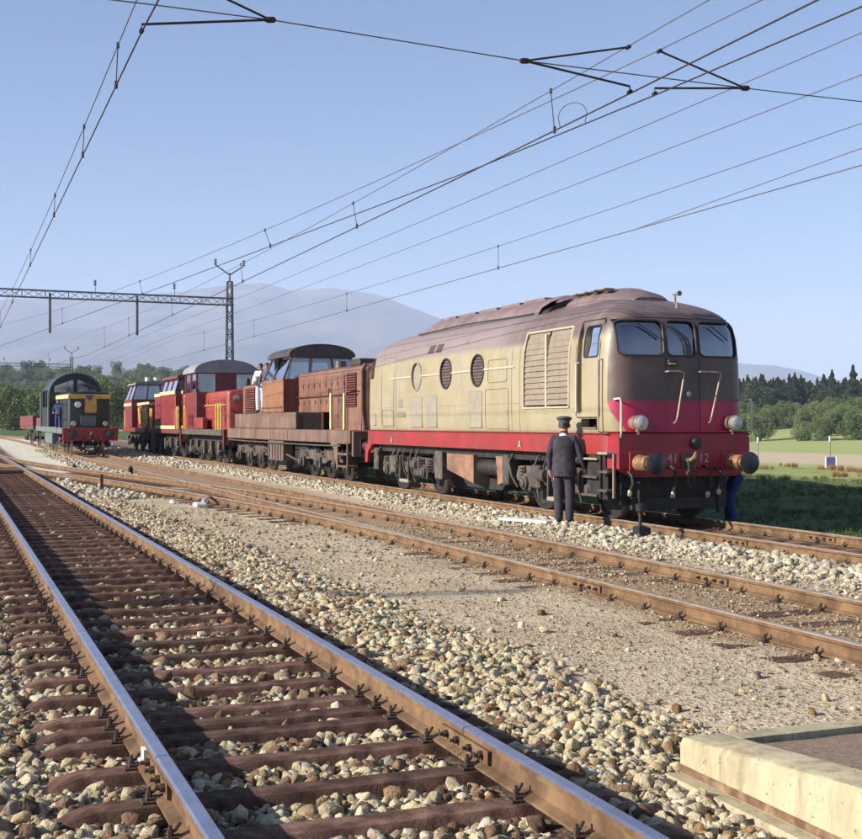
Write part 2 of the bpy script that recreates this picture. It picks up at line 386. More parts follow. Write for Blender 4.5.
V = np.stack([GX, GY, ground_z(GX, GY)], -1).reshape(-1, 3)
nx, ny = len(xs), len(ys)
ii = (np.arange(ny - 1)[:, None] * nx + np.arange(nx - 1)[None]).reshape(-1)
F = np.stack([ii, ii + 1, ii + nx + 1, ii + nx], -1)
me = bpy.data.meshes.new('ground'); me.vertices.add(len(V)); me.vertices.foreach_set('co', V.ravel())
me.loops.add(F.size); me.loops.foreach_set('vertex_index', F.ravel()); me.polygons.add(len(F))
me.polygons.foreach_set('loop_start', np.arange(0, F.size, 4)); me.update(calc_edges=True)
me.polygons.foreach_set('use_smooth', np.ones(len(F), bool))
def ground_material():
    t = NT('ground'); v = t.obj(); x, y, z = t.xyz(v)
    n_big = t.noise(v, .5, 5, .6); n_mid = t.noise(v, 2.3, 5, .65)
    # gravel: small stones of mixed tone
    cell = t.vor(v, 42, 'Color'); cs = t.n('SeparateColor'); t.l(cell, cs.inputs[0])
    grav = t.mix(cs.outputs[0], (.39, .31, .21), (.54, .45, .32))
    grav = t.mix(t.ramp(cs.outputs[1], .8, .95), grav, (.26, .19, .13))
    grav = t.mix(t.ramp(n_mid, .42, .70), grav, (.47, .385, .27))
    grav = t.mix(t.math('MULTIPLY', t.ramp(n_big, .45, .62), .55), grav, (.34, .25, .165))
    # whitish ballast next to the train and far along the yard
    cell2 = t.vor(v, 17, 'Color'); c2 = t.n('SeparateColor'); t.l(cell2, c2.inputs[0])
    white = t.mix(c2.outputs[0], (.50, .46, .365), (.66, .62, .52))
    xn = t.math('ADD', x, t.math('MULTIPLY', t.math('SUBTRACT', n_mid, .5), .9))
    band = t.math('MULTIPLY', t.ramp(xn, 8.7, 9.1), t.ramp(xn, 10.35, 10.2))
    far_mid = t.math('MULTIPLY', t.math('MULTIPLY', t.ramp(y, 26, 42), t.ramp(xn, 2.8, 3.2)), t.ramp(xn, 6.1, 5.6))
    far_mid = t.math('MAXIMUM', far_mid, t.math('MULTIPLY', t.ramp(y, 52, 66), t.ramp(xn, 10.6, 10.0)))
    col = t.mix(t.math('MAXIMUM', band, far_mid), grav, white)
    # rusty brown ground in and beside the track beds
    def bed(c, hw): return t.ramp(t.math('ABSOLUTE', t.math('SUBTRACT', xn, c)), hw + .25, hw - .15)
    brown = t.mix(cs.outputs[2], (.09, .055, .035), (.20, .125, .075))
    col = t.mix(t.math('MULTIPLY', bed(6.9, 1.0), .85), col, t.mix(cs.outputs[2], (.20, .12, .07), (.32, .215, .125)))
    col = t.mix(t.math('MULTIPLY', bed(11.2, 1.0), .9), col, brown)
    nb = t.mix(c2.outputs[1], (.06, .04, .03), (.16, .115, .08))
    col = t.mix(bed(1.7, 1.3), col, nb)
    # meadow and verge
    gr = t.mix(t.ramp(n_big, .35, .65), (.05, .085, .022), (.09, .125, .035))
    gr = t.mix(t.ramp(x, 19, 24), gr, t.mix(t.ramp(n_big, .35, .65), (.24, .28, .085), (.33, .34, .13)))  # verge kept dark to deepen the train's shadow there; pale hay beyond
    mead = t.ramp(x, 70, 95)
    strip = t.math('MULTIPLY', t.ramp(t.math('ADD', x, t.math('MULTIPLY', n_big, 8)), 104, 112), t.ramp(x, 150, 138))
    gr = t.mix(mead, gr, (.31, .34, .125))
    gr = t.mix(strip, gr, (.48, .39, .26))
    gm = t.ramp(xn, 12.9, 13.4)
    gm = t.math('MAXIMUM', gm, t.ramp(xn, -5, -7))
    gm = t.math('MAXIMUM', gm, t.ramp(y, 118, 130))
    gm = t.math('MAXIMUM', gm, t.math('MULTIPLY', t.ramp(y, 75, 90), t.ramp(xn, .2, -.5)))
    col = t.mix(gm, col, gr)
    hgt = t.math('ADD', t.vor(v, 42), t.math('MULTIPLY', t.vor(v, 17), 1.4))
    t.pbsdf(col, .95, 0, t.bump(hgt, .7, .010), .2)
    return t.m
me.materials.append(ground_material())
tag(link('ground', me), kind='structure')

# ------------------------------------------------------------------ hills and mountains
s_, c_ = math.sin(HEAD), math.cos(HEAD)
def at(px, dep):
    """ground direction of a picture column at a given depth along the view axis"""
    r = (px - 431) / 1250; return dep * (s_ + r * c_), dep * (c_ - r * s_)
def hill_mat(name, a, b, scale):
    t = NT(name); v = t.obj()
    col = t.mix(t.ramp(t.noise(v, scale, 6, .65), .38, .62), a, b)
    t.pbsdf(col, .95, 0, None, .1); return t.m
def ridge(name, prof, d0, d1, d2, m, base=-8, step=7, rough=30, seed=3, rows=22):
    px = np.arange(prof[0][0], prof[-1][0] + 1, step); py = np.interp(px, [p[0] for p in prof], [p[1] for p in prof])
    crest = (423.5 - py) / 1250 * d1 + CAM_H
    deps = np.concatenate([np.linspace(d0, d1, rows), np.linspace(d1, d2, 6)[1:]])
    vs = []
    for j, d in enumerate(deps):
        k = (d - d0) / (d1 - d0) if d <= d1 else 1 - .7 * (d - d1) / (d2 - d1)
        for p, h in zip(px, crest):
            X, Y = at(p, d); nn = float(fnoise(np.array(X / 700), np.array(Y / 700), seed)) + .5 * float(fnoise(np.array(X / 260), np.array(Y / 260), seed + 1)) + .25 * float(fnoise(np.array(X / 110), np.array(Y / 110), seed + 2))
            env = math.sin(math.pi * min(1, max(0, k))) if d < d1 else .2
            vs.append((X, Y, base + (h - base) * (k ** 1.25) + nn * rough * env * 2 + nn * rough * .12 * k))
    n = len(px); b = MB()
    b.add(vs, [(j * n + i, j * n + i + 1, (j + 1) * n + i + 1, (j + 1) * n + i) for j in range(len(deps) - 1) for i in range(n - 1)])
    return tag(b.build(name, m, smooth=60), kind='structure')
m_mt = hill_mat('mountain', (.022, .036, .030), (.105, .105, .078), .0028)
ridge('mountain', [(-500, 352), (-260, 338), (-100, 302), (0, 298), (60, 297), (120, 297), (180, 292), (220, 286), (262, 283), (292, 290), (330, 288), (375, 293), (420, 309),
      (450, 323), (500, 342), (560, 354), (620, 361), (680, 363), (740, 363), (772, 365), (800, 371), (830, 378), (880, 384), (1000, 388), (1300, 392)], 4800, 9000, 10500, m_mt, -10, 6, 60)
m_hl = hill_mat('wooded_hill', (.03, .045, .022), (.06, .075, .03), .03)
HILL = [(-500, 392), (-200, 384), (-60, 379), (40, 377), (140, 380), (240, 384), (330, 392), (430, 405), (520, 418)]
ridge('wooded_hill', HILL, 520, 900, 1250, m_hl, -6, 12, 4, 9, 12)

# ------------------------------------------------------------------ rails and sleepers
RAIL = [(-.0625, -.145), (.0625, -.145), (.0625, -.133), (.012, -.118), (.009, -.045), (.033, -.036), (.035, -.010), (.026, 0), (-.026, 0), (-.035, -.010), (-.033, -.036), (-.009, -.045), (-.012, -.118), (-.0625, -.133)]
def rail_mesh(path, ends=True, blade=False):
    """path = [(x, y, z of the head)]; the running surface gets the second material"""
    b = MB(); n = len(RAIL); rings = []
    for i, p in enumerate(path):
        q0, q1 = Vector(path[max(0, i - 1)]), Vector(path[min(len(path) - 1, i + 1)]); d = (q1 - q0); d.z = 0; d.normalize(); sd = Vector((d.y, -d.x, 0))
        rings.append([Vector(p) + sd * u + Vector((0, 0, v)) for u, v in RAIL])
    vs = [p for r in rings for p in r]; fs = []; mi = []
    for i in range(len(rings) - 1):
        for k in range(n):
            fs.append((i * n + k, i * n + (k + 1) % n, (i + 1) * n + (k + 1) % n, (i + 1) * n + k)); mi.append(1 if k in (6, 7, 8) else 0)
    fs += [tuple(range(n))[::-1], tuple(range((len(rings) - 1) * n, len(rings) * n))]; mi += [0, 0]
    b.add(vs, fs); b.mi = mi; return b
def sleeper_mesh(length=2.5, top=.15, bot=.26, h=.10):
    prof = [(-bot/2, -h), (-top/2 - .012, -.014), (-top/2, 0), (top/2, 0), (top/2 + .012, -.014), (bot/2, -h)]
    L = length / 2; st = [(-L, -.07), (-L + .06, -.03), (-L + .17, 0), (-.5, .0), (0, -.004), (.5, 0), (L - .17, 0), (L - .06, -.03), (L, -.07)]
    return MB().loft([[(x, p[0], p[1] + dz) for p in prof] for x, dz in st])
def clip_mesh(side):
    b = MB(); s = side
    b.box(-.045, .045, -.045, .045, -.004, .014, .004)
    b.box(-.02 if s > 0 else -.055, .055 if s > 0 else .02, -.03, .03, .014, .032, .004)
    b.cyl((0, 0, .014), (0, 0, .062), .018, .018, 6); b.cyl((0, 0, .062), (0, 0, .085), .011, .011, 6)
    b.tube([(-.02 * s, .012, .03), (.03 * s, .02, .055), (.055 * s, .03, .085)], .011, 5)
    return b
def small(b, k):
    b.v = [(x * k, y * k, z * k) for x, y, z in b.v]; return b
CLIP = {k: small(clip_mesh(k), .78).mesh('rail_clip', 'clip') for k in (-1, 1)}
SLEEP = sleeper_mesh().mesh('sleeper', 'sleeper', 25)
SLEEP_W = MB().box(-1.28, 1.28, -.13, .13, -.12, 0, .015).mesh('sleeper', 'wood_brown', 25)
def put_track(label, cx, zr, ys_s, y0, y1, head, clip_to, joints=(), sl=SLEEP, only_near=False, cat='track', far_from=None, step=None):
    """cx, zr are functions of y"""
    t = thing('railway_track', label, cat, (cx(y0), y0, zr(y0) - .3)); inv = Vector(t.location)
    def path(a, b, off):
        yy = [a]; 
        curved = abs(cx(a) - cx(b)) > .01 or abs(zr(a) - zr(b)) > .01
        if curved: yy = list(np.arange(a, b, 1.5))
        yy.append(b)
        return [(cx(q) + off - inv.x, q - inv.y, zr(q) - inv.z) for q in yy]
    for off in (-.7525, .7525):
        cuts = [y0] + list(joints) + [y1]
        for a, b in zip(cuts[:-1], cuts[1:]): rail_mesh(path(a + .004, b - .004, off)).build('rail', ['rust_rail', head], t, smooth=25)
        for j in joints:
            for sd in (-1, 1):
                if sd > 0 and off > 0 and cx(0) > 3: continue
                fb = MB(); X = cx(j) + off - inv.x; Y = j - inv.y; Z = zr(j) - inv.z
                fb.box(X + sd * .0105, X + sd * .028, Y - .30, Y + .30, Z - .115, Z - .048, .004)
                fp = fb.build('fishplate', 'rust_rail', t)
                for q in (-.22, -.08, .08, .22):
                    bb = MB(); bb.cyl((X + sd * .028, Y + q, Z - .082), (X + sd * .050, Y + q, Z - .082), .021, .021, 6); bb.cyl((X + sd * .05, Y + q, Z - .082), (X + sd * .072, Y + q, Z - .082), .011, .011, 6)
                    bb.build('bolt', 'clip', fp)
    for y in ys_s:
        so = link('sleeper', sl, t, (cx(y) - inv.x, y - inv.y, zr(y) - .152 - inv.z), (0, 0, random.uniform(-.02, .02)))
        if y < clip_to:
            for off in (-.7525, .7525):
                for sd in (-1, 1):
                    if only_near and sd > 0: continue
                    link('rail_clip', CLIP[-sd], so, (off + sd * .090, 0, .002))
    if far_from:
        b = MB(); a, e = far_from; y = a
        base = sleeper_mesh(); cb = MB()
        while y < e:
            o = (cx(y) - inv.x, y - inv.y, zr(y) - .152 - inv.z)
            b.add([(p[0] + o[0], p[1] + o[1], p[2] + o[2]) for p in base.v], base.f); y += step or .6
        tag(b.build('distant_sleepers', 'sleeper', t, fix=False), kind='stuff')
    return t
near_y = [4.98 + .555 * k for k in range(-4, 4)] + [6.93] + [4.98 + .555 * 4 + .04 + .585 * k for k in range(0, 66)]
near_t = put_track('shiny track on rusty steel sleepers running along the left foreground', lambda y: NEAR_C, lambda y: Z_NEAR, near_y, -3, 95, 'rail_head', 26, (5.72,), SLEEP, far_from=(46.2, 74))
put_track('dull rusty track in the middle with its sleepers sunk in gravel', mid_x, mid_z, list(np.arange(5.2, 36, .62)), 1.5, 190, 'rail_head_dull', 24, (11.4,), SLEEP_W, True)
put_track('brown rusty track that carries the line of locomotives', lambda y: TRAIN_C, lambda y: Z_TRAIN, list(np.arange(7.6, 40, .62)), 2, 190, 'rail_head_dull', 30, (15.0,), SLEEP_W, True)
put_track('curved crossover track linking the middle track with the left track', branch_x, lambda y: branch_z(y) - .006, list(np.arange(17, 45, .66)), 12.2, 68, 'rail_head_dull', 30, (), SLEEP_W, True)
pm0 = MB().box(-.7895 - .012, -.7895 + .01, 9.00, 9.07, .215, .262, .003).build('paint_mark', 'white_paint', near_t)
pm1 = MB().box(-.80, -.775, 9.10, 9.20, .162, .178, .003).build('paint_mark', 'white_paint', near_t)
# boarded crossing at the far end of the near track
tb = thing('boarded_crossing', 'dark timber boards laid between the rails at far left', 'crossing', (NEAR_C, 44, -.15))
for k in range(9): MB().box(-.64, .64, k * .32 - .15, k * .32 + .15, 0, .10 + random.uniform(-.006, .006), .01).build('board', 'wood_brown', tb)

# ------------------------------------------------------------------ loose stone
def rock(seed, n=21, sub=True):
    r = random.Random(seed); bm = bmesh.new()
    for k in range(n):
        p = Vector((r.gauss(0, 1), r.gauss(0, 1), r.gauss(0, 1))).normalized() * r.uniform(.78, 1.08)
        bm.verts.new((p.x * .62, p.y * .5, p.z * .40))
    h = bmesh.ops.convex_hull(bm, input=bm.verts); bmesh.ops.delete(bm, geom=[g for g in h['geom_interior'] if isinstance(g, bmesh.types.BMVert)], context='VERTS')
    if sub: bmesh.ops.bevel(bm, geom=list(bm.edges), offset=.045, segments=1, affect='EDGES', clamp_overlap=True)
    me = bpy.data.meshes.new('stone'); bm.to_mesh(me); bm.free(); me.polygons.foreach_set('use_smooth', [True] * len(me.polygons)); me.set_sharp_from_angle(angle=R(50)); return me
def protos(name, meshes, m):
    c = bpy.data.collections.new(name)
    for i, q in enumerate(meshes):
        q = q.copy(); q.materials.clear()
        if m is not None: q.materials.append(M[m])
        o = bpy.data.objects.new(name, q); c.objects.link(o)
    return c
ROCKS = [rock(k) for k in range(9)]; PEBS = [rock(40 + k, 12, False) for k in range(5)]
def scatter(name, pts, rots, scl, coll, parent=None):
    """one object whose points carry an instance each (uncountable stuff)"""
    me = bpy.data.meshes.new(name); me.vertices.add(len(pts)); me.vertices.foreach_set('co', np.asarray(pts, np.float32).ravel())
    a = me.attributes.new('rot', 'FLOAT_VECTOR', 'POINT'); a.data.foreach_set('vector', np.asarray(rots, np.float32).ravel())
    a = me.attributes.new('scl', 'FLOAT_VECTOR', 'POINT'); a.data.foreach_set('vector', np.asarray(scl, np.float32).ravel())
    o = link(name, me, parent)
    g = bpy.data.node_groups.new(name, 'GeometryNodeTree')
    g.interface.new_socket('Geometry', in_out='INPUT', socket_type='NodeSocketGeometry'); g.interface.new_socket('Geometry', in_out='OUTPUT', socket_type='NodeSocketGeometry')
    N = g.nodes; gi = N.new('NodeGroupInput'); go = N.new('NodeGroupOutput'); ip = N.new('GeometryNodeInstanceOnPoints')
    ci = N.new('GeometryNodeCollectionInfo'); ci.inputs[0].default_value = coll; ci.inputs['Separate Children'].default_value = True; ci.inputs['Reset Children'].default_value = True
    ra = N.new('GeometryNodeInputNamedAttribute'); ra.data_type = 'FLOAT_VECTOR'; ra.inputs[0].default_value = 'rot'
    sa = N.new('GeometryNodeInputNamedAttribute'); sa.data_type = 'FLOAT_VECTOR'; sa.inputs[0].default_value = 'scl'
    ip.inputs['Pick Instance'].default_value = True
    mp = N.new('GeometryNodeMeshToPoints'); L = g.links
    L.new(gi.outputs[0], mp.inputs[0]); L.new(mp.outputs[0], ip.inputs['Points']); L.new(ci.outputs[0], ip.inputs['Instance'])
    e2r = N.new('FunctionNodeEulerToRotation'); L.new(ra.outputs[0], e2r.inputs[0]); L.new(e2r.outputs[0], ip.inputs['Rotation'])
    L.new(sa.outputs[0], ip.inputs['Scale'])
    ri = N.new('FunctionNodeRandomValue'); ri.data_type = 'INT'
    for s0 in ri.inputs:
        if s0.type == 'INT' and s0.name == 'Max': s0.default_value = 1000
    io = [s0 for s0 in ri.outputs if s0.type == 'INT'][0]; L.new(io, ip.inputs['Instance Index'])
    L.new(ip.outputs[0], go.inputs[0])
    md = o.modifiers.new('scatter', 'NODES'); md.node_group = g
    tag(o, kind='stuff'); return o
def stones(name, label, m, regions, coll_meshes=ROCKS, flat=True):
    P, Q, S = [], [], []
    for x0, x1, y0, y1, dens, size, keep in regions:
        n = int((x1 - x0) * (y1 - y0) * dens); x = rng.uniform(x0, x1, n); y = rng.uniform(y0, y1, n)
        k = keep(x, y) if keep else np.ones(n, bool); x, y = x[k], y[k]; n = len(x)
        sz = size * rng.lognormal(0, .40, n); sz = np.clip(sz, size * .4, size * 2.4)
        P.append(np.stack([x, y, ground_z(x, y) + sz * rng.uniform(-.02, .26, n)], -1))
        Q.append(np.stack([rng.normal(0, .5, n), rng.normal(0, .5, n), rng.uniform(0, 6.28, n)], -1))
        S.append(sz[:, None] * rng.uniform(.8, 1.2, (n, 3)))
    o = scatter(name, np.concatenate(P), np.concatenate(Q), np.concatenate(S), protos(name, coll_meshes, m)); tag(o, label, 'stones'); return o
ny_a = np.array(near_y)
def gap(x, y): return np.abs(y[:, None] - ny_a[None]).min(1) > rng.uniform(.085, .16, len(y))
def off_rail(c):
    def f(x, y): return (np.abs(np.abs(x - c) - .7525) > .09)
    return f
def crib(x, y): return gap(x, y) & off_rail(1.664)(x, y)
def thin(lo, hi):
    return lambda x, y: rng.uniform(0, 1, len(y)) > np.clip((y - lo) / (hi - lo), 0, .93)
def AND(*fs):
    def f(x, y):
        k = np.ones(len(x), bool)
        for g in fs: k &= g(x, y)
        return k
    return f
stones('track_ballast', 'cream and tan ballast stones between the near sleepers', 'stone',
       [(.98, 2.4, 3.2, 26, 820, .043, AND(crib, thin(5, 13))), (.36, .92, 3.2, 20, 860, .043, AND(crib, thin(5.5, 15))), (-1.0, .4, 3.2, 20, 860, .044, thin(7, 18)),
        (2.52, 2.98, 3.2, 24, 640, .043, AND(crib, thin(10, 30)))])
stones('dark_ballast', 'dark brown stones low between the near sleepers', 'stone_brown',
       [(.98, 2.4, 3.2, 34, 260, .052, crib), (.2, .92, 3.2, 30, 260, .052, crib), (-1.2, .3, 3.2, 24, 120, .062, None), (2.52, 2.95, 3.2, 26, 330, .062, crib)])
def shoulder(x, y):
    e = 3.95 + .35 * fnoise(x * 0, y * .8, 21) - .02 * (y - 5); return (x < e + rng.normal(0, .14, len(x))) & ~((x > 3.24) & (y < 5.36))
stones('ballast_shoulder', 'pale coarse stones heaped along the right side of the near track', 'stone', [(2.75, 4.6, 4.2, 30, 1050, .043, shoulder), (3.3, 5.2, 5.4, 30, 6, .045, None)])
stones('white_ballast', 'whitish stones banked beside the train track', 'stone_white',
       [(8.75, 10.2, 8, 50, 270, .066, lambda x, y: (np.abs(x - 9.6 + .3 * fnoise(x * 0, y * .6, 31)) < .55 + rng.normal(0, .18, len(x)))), (7.9, 9.0, 8, 26, 35, .045, None), (3.0, 5.6, 29, 72, 70, .085, lambda x, y: (x < np.array([branch_x(q) for q in y]) - 1.15) & (x > 2.95)), (7.9, 10.1, 48, 90, 60, .09, None), (4.6, 6.0, 42, 75, 60, .085, lambda x, y: (x > np.array([branch_x(q) for q in y]) + 1.1) & (x < np.array([mid_x(q) for q in y]) - 1.0))])
stones('fine_gravel', 'fine beige gravel covering the path between the tracks', 'pebble',
       [(3.0, 6.0, 5.2, 9.5, 420, .015, lambda x, y: ~((x > 3.3) & (y < 5.4))), (3.0, 6.2, 9.5, 15, 150, .019, None), (3.2, 6.2, 15, 26, 80, .028, None), (7.7, 9.3, 9, 20, 220, .032, None), (5.9, 8, 7, 20, 240, .024, off_rail(6.9))], PEBS)

# ------------------------------------------------------------------ platform ramp in the right foreground
pr = thing('platform_end', 'pale concrete kerbed end of a platform ramp in right foreground', 'platform', (3.38, 5.33, -.30))
def ptop(y): return -.045 + .30 + (5.3 - y) * .078     # local height of the kerb top
kb = MB(); y1 = -4.5
kr = []
for yy in list(np.arange(5.32, 2.4, -.06)) + [2, 0, -4.5]:
    yy = float(yy); j = lambda k: .007 * mnoise.noise(Vector((yy * 6, k * 3.1, 0))) + .010 * min(0, mnoise.noise(Vector((yy * 17, k * 7.7, 4))) + .25); T = ptop(yy)
    kr.append([(0, yy - 5.33, .02), (j(1) * .4, yy - 5.33, T - .03 + j(2)), (.014 + j(3), yy - 5.33, T - .004 + j(4)), (.03, yy - 5.33, T + j(5) * .3), (.235, yy - 5.33, T + j(6) * .3), (.25 + j(7), yy - 5.33, T - .014 + j(8)), (.25, yy - 5.33, -.1), (0, yy - 5.33, -.1)])
kb.loft(kr)
kb.build('kerb', 'concrete', pr)
MB().loft([[(xx, -.175, -.1), (xx, -.175, ptop(5.15) - .004), (xx, -.012, ptop(5.31) - .004), (xx, -.004, ptop(5.31) - .02), (xx, -.004, -.1)] for xx in (.252, 1.5, 3.6, 6)]).build('end_kerb', 'concrete', pr)
fl = MB(); gx = np.arange(.252, 2.9, .1); gy = np.arange(-9.8, -.17, .1)
fl.add([(a, b, ptop(b + 5.33) - .035 + .008 * float(fnoise(np.array(a * 6), np.array(b * 6), 4))) for b in gy for a in gx], [(j * len(gx) + i, j * len(gx) + i + 1, (j + 1) * len(gx) + i + 1, (j + 1) * len(gx) + i) for j in range(len(gy) - 1) for i in range(len(gx) - 1)])
fl.build('gravel_fill', 'platform_fill', pr)
MB().box(-.10, -.002, -9.8, -.01, -.1, .085, .01).build('footing', 'concrete', pr)
MB().box(-.012, .0, -9.8, -.012, .087, .125, .004).build('stain_strip', 'kerb_stain', pr)

# ------------------------------------------------------------------ running gear helpers
def wheel_mesh(r=.5):
    return MB().lathe([(-.07, r + .028), (-.045, r + .028), (-.04, r), (.06, r - .006), (.065, r - .06), (.03, r - .07), (.02, .2), (.05, .15), (.06, .11), (.10, .10), (.10, 0.001)], (0, 0, 0), (-1, 0, 0), 28)
WHEEL = {}
def get_wheel(r):
    k = round(r, 2)
    if k not in WHEEL:
        me = wheel_mesh(r).mesh('wheel', ['black_iron', 'steel_tyre']); WHEEL[k] = me
        for p in me.polygons:
            c = p.center; d = math.hypot(c.y, c.z)
            if r - .03 < d and abs(p.normal.x) < .5: p.material_index = 1
    return WHEEL[k]
def wheelset(parent, y, r=.5, hw=.75):
    for sd in (-1, 1): 
        o = link('wheel', get_wheel(r), parent, (sd * hw, y, r)); o.rotation_euler = (0, 0, math.pi if sd > 0 else 0)
    MB().cyl((-hw, y, r), (hw, y, r), .085, .085, 10).build('axle', 'black_iron', parent)
def coil(b, x, y, z0, z1, r=.075, turns=5, wire=.018):
    n = turns * 10; b.tube([(x + r * math.cos(k * .628), y + r * math.sin(k * .628), z0 + (z1 - z0) * k / n) for k in range(n + 1)], wire, 5)
def axlebox(parent, y, r, x, m='grimy_iron', leaf=False):
    for sd in (-1, 1):
        b = MB(); X = sd * x
        b.box(min(X, X + sd * .16), max(X, X + sd * .16), y - .16, y + .16, r - .15, r + .17, .03)
        b.lathe([(0, .13), (.05, .125), (.065, .09), (.09, .085), (.10, .02)], (X + sd * .16, y, r), (sd, 0, 0), 14)
        if leaf:
            for k in range(5): b.box(min(X + sd * .02, X + sd * .11), max(X + sd * .02, X + sd * .11), y - .50 + k * .07, y + .50 - k * .07, r + .19 + k * .024 - .02, r + .21 + k * .024 - .02)
            for q in (-.48, .48): b.tube([(X + sd * .065, y + q, r + .19), (X + sd * .065, y + q * 1.05, r + .40)], .02, 6)
        else:
            for q in (-.25, .25): coil(b, X + sd * .08, y + q, r + .0, r + .30)
        b.build('axlebox', m, parent)
def bogie(parent, yc, axles, r, x, half, m='grimy_iron', leaf=False, ztop=.95, name='bogie'):
    """one bogie as a part of the locomotive: frame, wheels, axleboxes, brake gear"""
    bo = link(name, None, parent) if False else None
    b = MB()
    for sd in (-1, 1):
        X0, X1 = sorted((sd * (x + .02), sd * (x + .10)))
        pr = [(yc - half, .62), (yc - half + .1, .80), (yc - .5, .84), (yc - .35, .70), (yc + .35, .70), (yc + .5, .84), (yc + half - .1, .80), (yc + half, .62), (yc + half - .05, .52), (yc + .9, .56), (yc + .5, .46), (yc - .5, .46), (yc - .9, .56), (yc - half + .05, .52)]
        b.prism(pr, 'x', X0, X1)
    b.box(-x, x, yc - half, yc - half + .10, .52, .78, .02); b.box(-x, x, yc + half - .10, yc + half, .52, .78, .02); b.box(-x, x, yc - .3, yc + .3, .45, .80, .03)
    fr = b.build('bogie_frame', m, parent)
    for a in axles:
        wheelset(fr, yc + a, r); axlebox(fr, yc + a, r, x + .03, m, leaf)
        for sd in (-1, 1):
            for q in (-1, 1):
                k = MB(); yy = yc + a + q * (r + .05)
                k.box(min(sd * .70, sd * .80), max(sd * .70, sd * .80), yy - .035, yy + .035, r - .18, r + .16, .02)
                k.tube([(sd * .78, yy, r + .15), (sd * .80, yy + q * .03, r + .42)], .025, 6)
                k.build('brake_block', 'grimy_iron', fr)
    return fr
def buffer(parent, x, y, z, length=.50, r=.225, body='orange_cyl', face='buffer_face', flat=False):
    s = MB(); s.box(x - .19, x + .19, y - .03, y, z - .19, z + .19, .01); 
    bt = s.build('buffer', 'red_beam' if body == 'orange_cyl' else 'black_iron', parent)
    MB().lathe([(0, .145), (.03, .13), (.28, .125), (.30, .118), (.305, .09), (length - .05, .088)], (x, y - .03, z), (0, -1, 0), 20).build('buffer_stem', body, bt)
    d = MB(); d.lathe([(0, .10), (.018, r * .9), (.03, r), (.048, r), (.058, r * .92), (.062 if flat else .082, .02)], (x, y - .03 - length + .07, z), (0, -1, 0), 30); d.build('buffer_head', face, bt)
    for q in ((-.15, -.15), (.15, -.15), (-.15, .15), (.15, .15)): pass
    return bt
def screw_coupling(parent, y, z, x=0):
    b = MB(); b.box(x - .10, x + .10, y - .04, y, z - .12, z + .12, .02)
    hk = b.build('coupling_hook', 'grimy_iron', parent)
    h = MB(); h.tube([(x, y - .04, z), (x, y - .17, z + .01), (x, y - .26, z + .06), (x, y - .30, z + .14)], [.045, .04, .035, .02], 8)
    h.build('hook', 'lamp_silver', hk)
    l = MB()
    for sd in (-1, 1): l.tube([(x + sd * .05, y - .16, z), (x + sd * .055, y - .19, z - .17), (x + sd * .06, y - .16, z - .36)], .018, 6)
    l.cyl((x - .09, y - .18, z - .20), (x + .09, y - .18, z - .20), .03, .03, 8); l.tube([(x - .06, y - .16, z - .36), (x, y - .15, z - .43), (x + .06, y - .16, z - .36)], .02, 6)
    l.build('coupling_link', 'grimy_iron', hk)
    return hk
def hose(parent, x, y, z, drop=.45, m='black_iron'):
    b = MB(); b.tube([(x, y, z), (x, y - .10, z), (x + .01, y - .17, z - .06), (x + .02, y - .19, z - drop * .6), (x - .01, y - .15, z - drop)], .026, 7)
    o = b.build('brake_hose', m, parent)
    MB().lathe([(0, .028), (.04, .04), (.09, .035), (.10, .02)], (x - .01, y - .15, z - drop + .02), (0, .2, -1), 8).build('hose_end', 'lamp_silver', o)
def tube_part(parent, name, pts, r, m, n=7): return MB().tube(pts, r, n).build(name, m, parent)

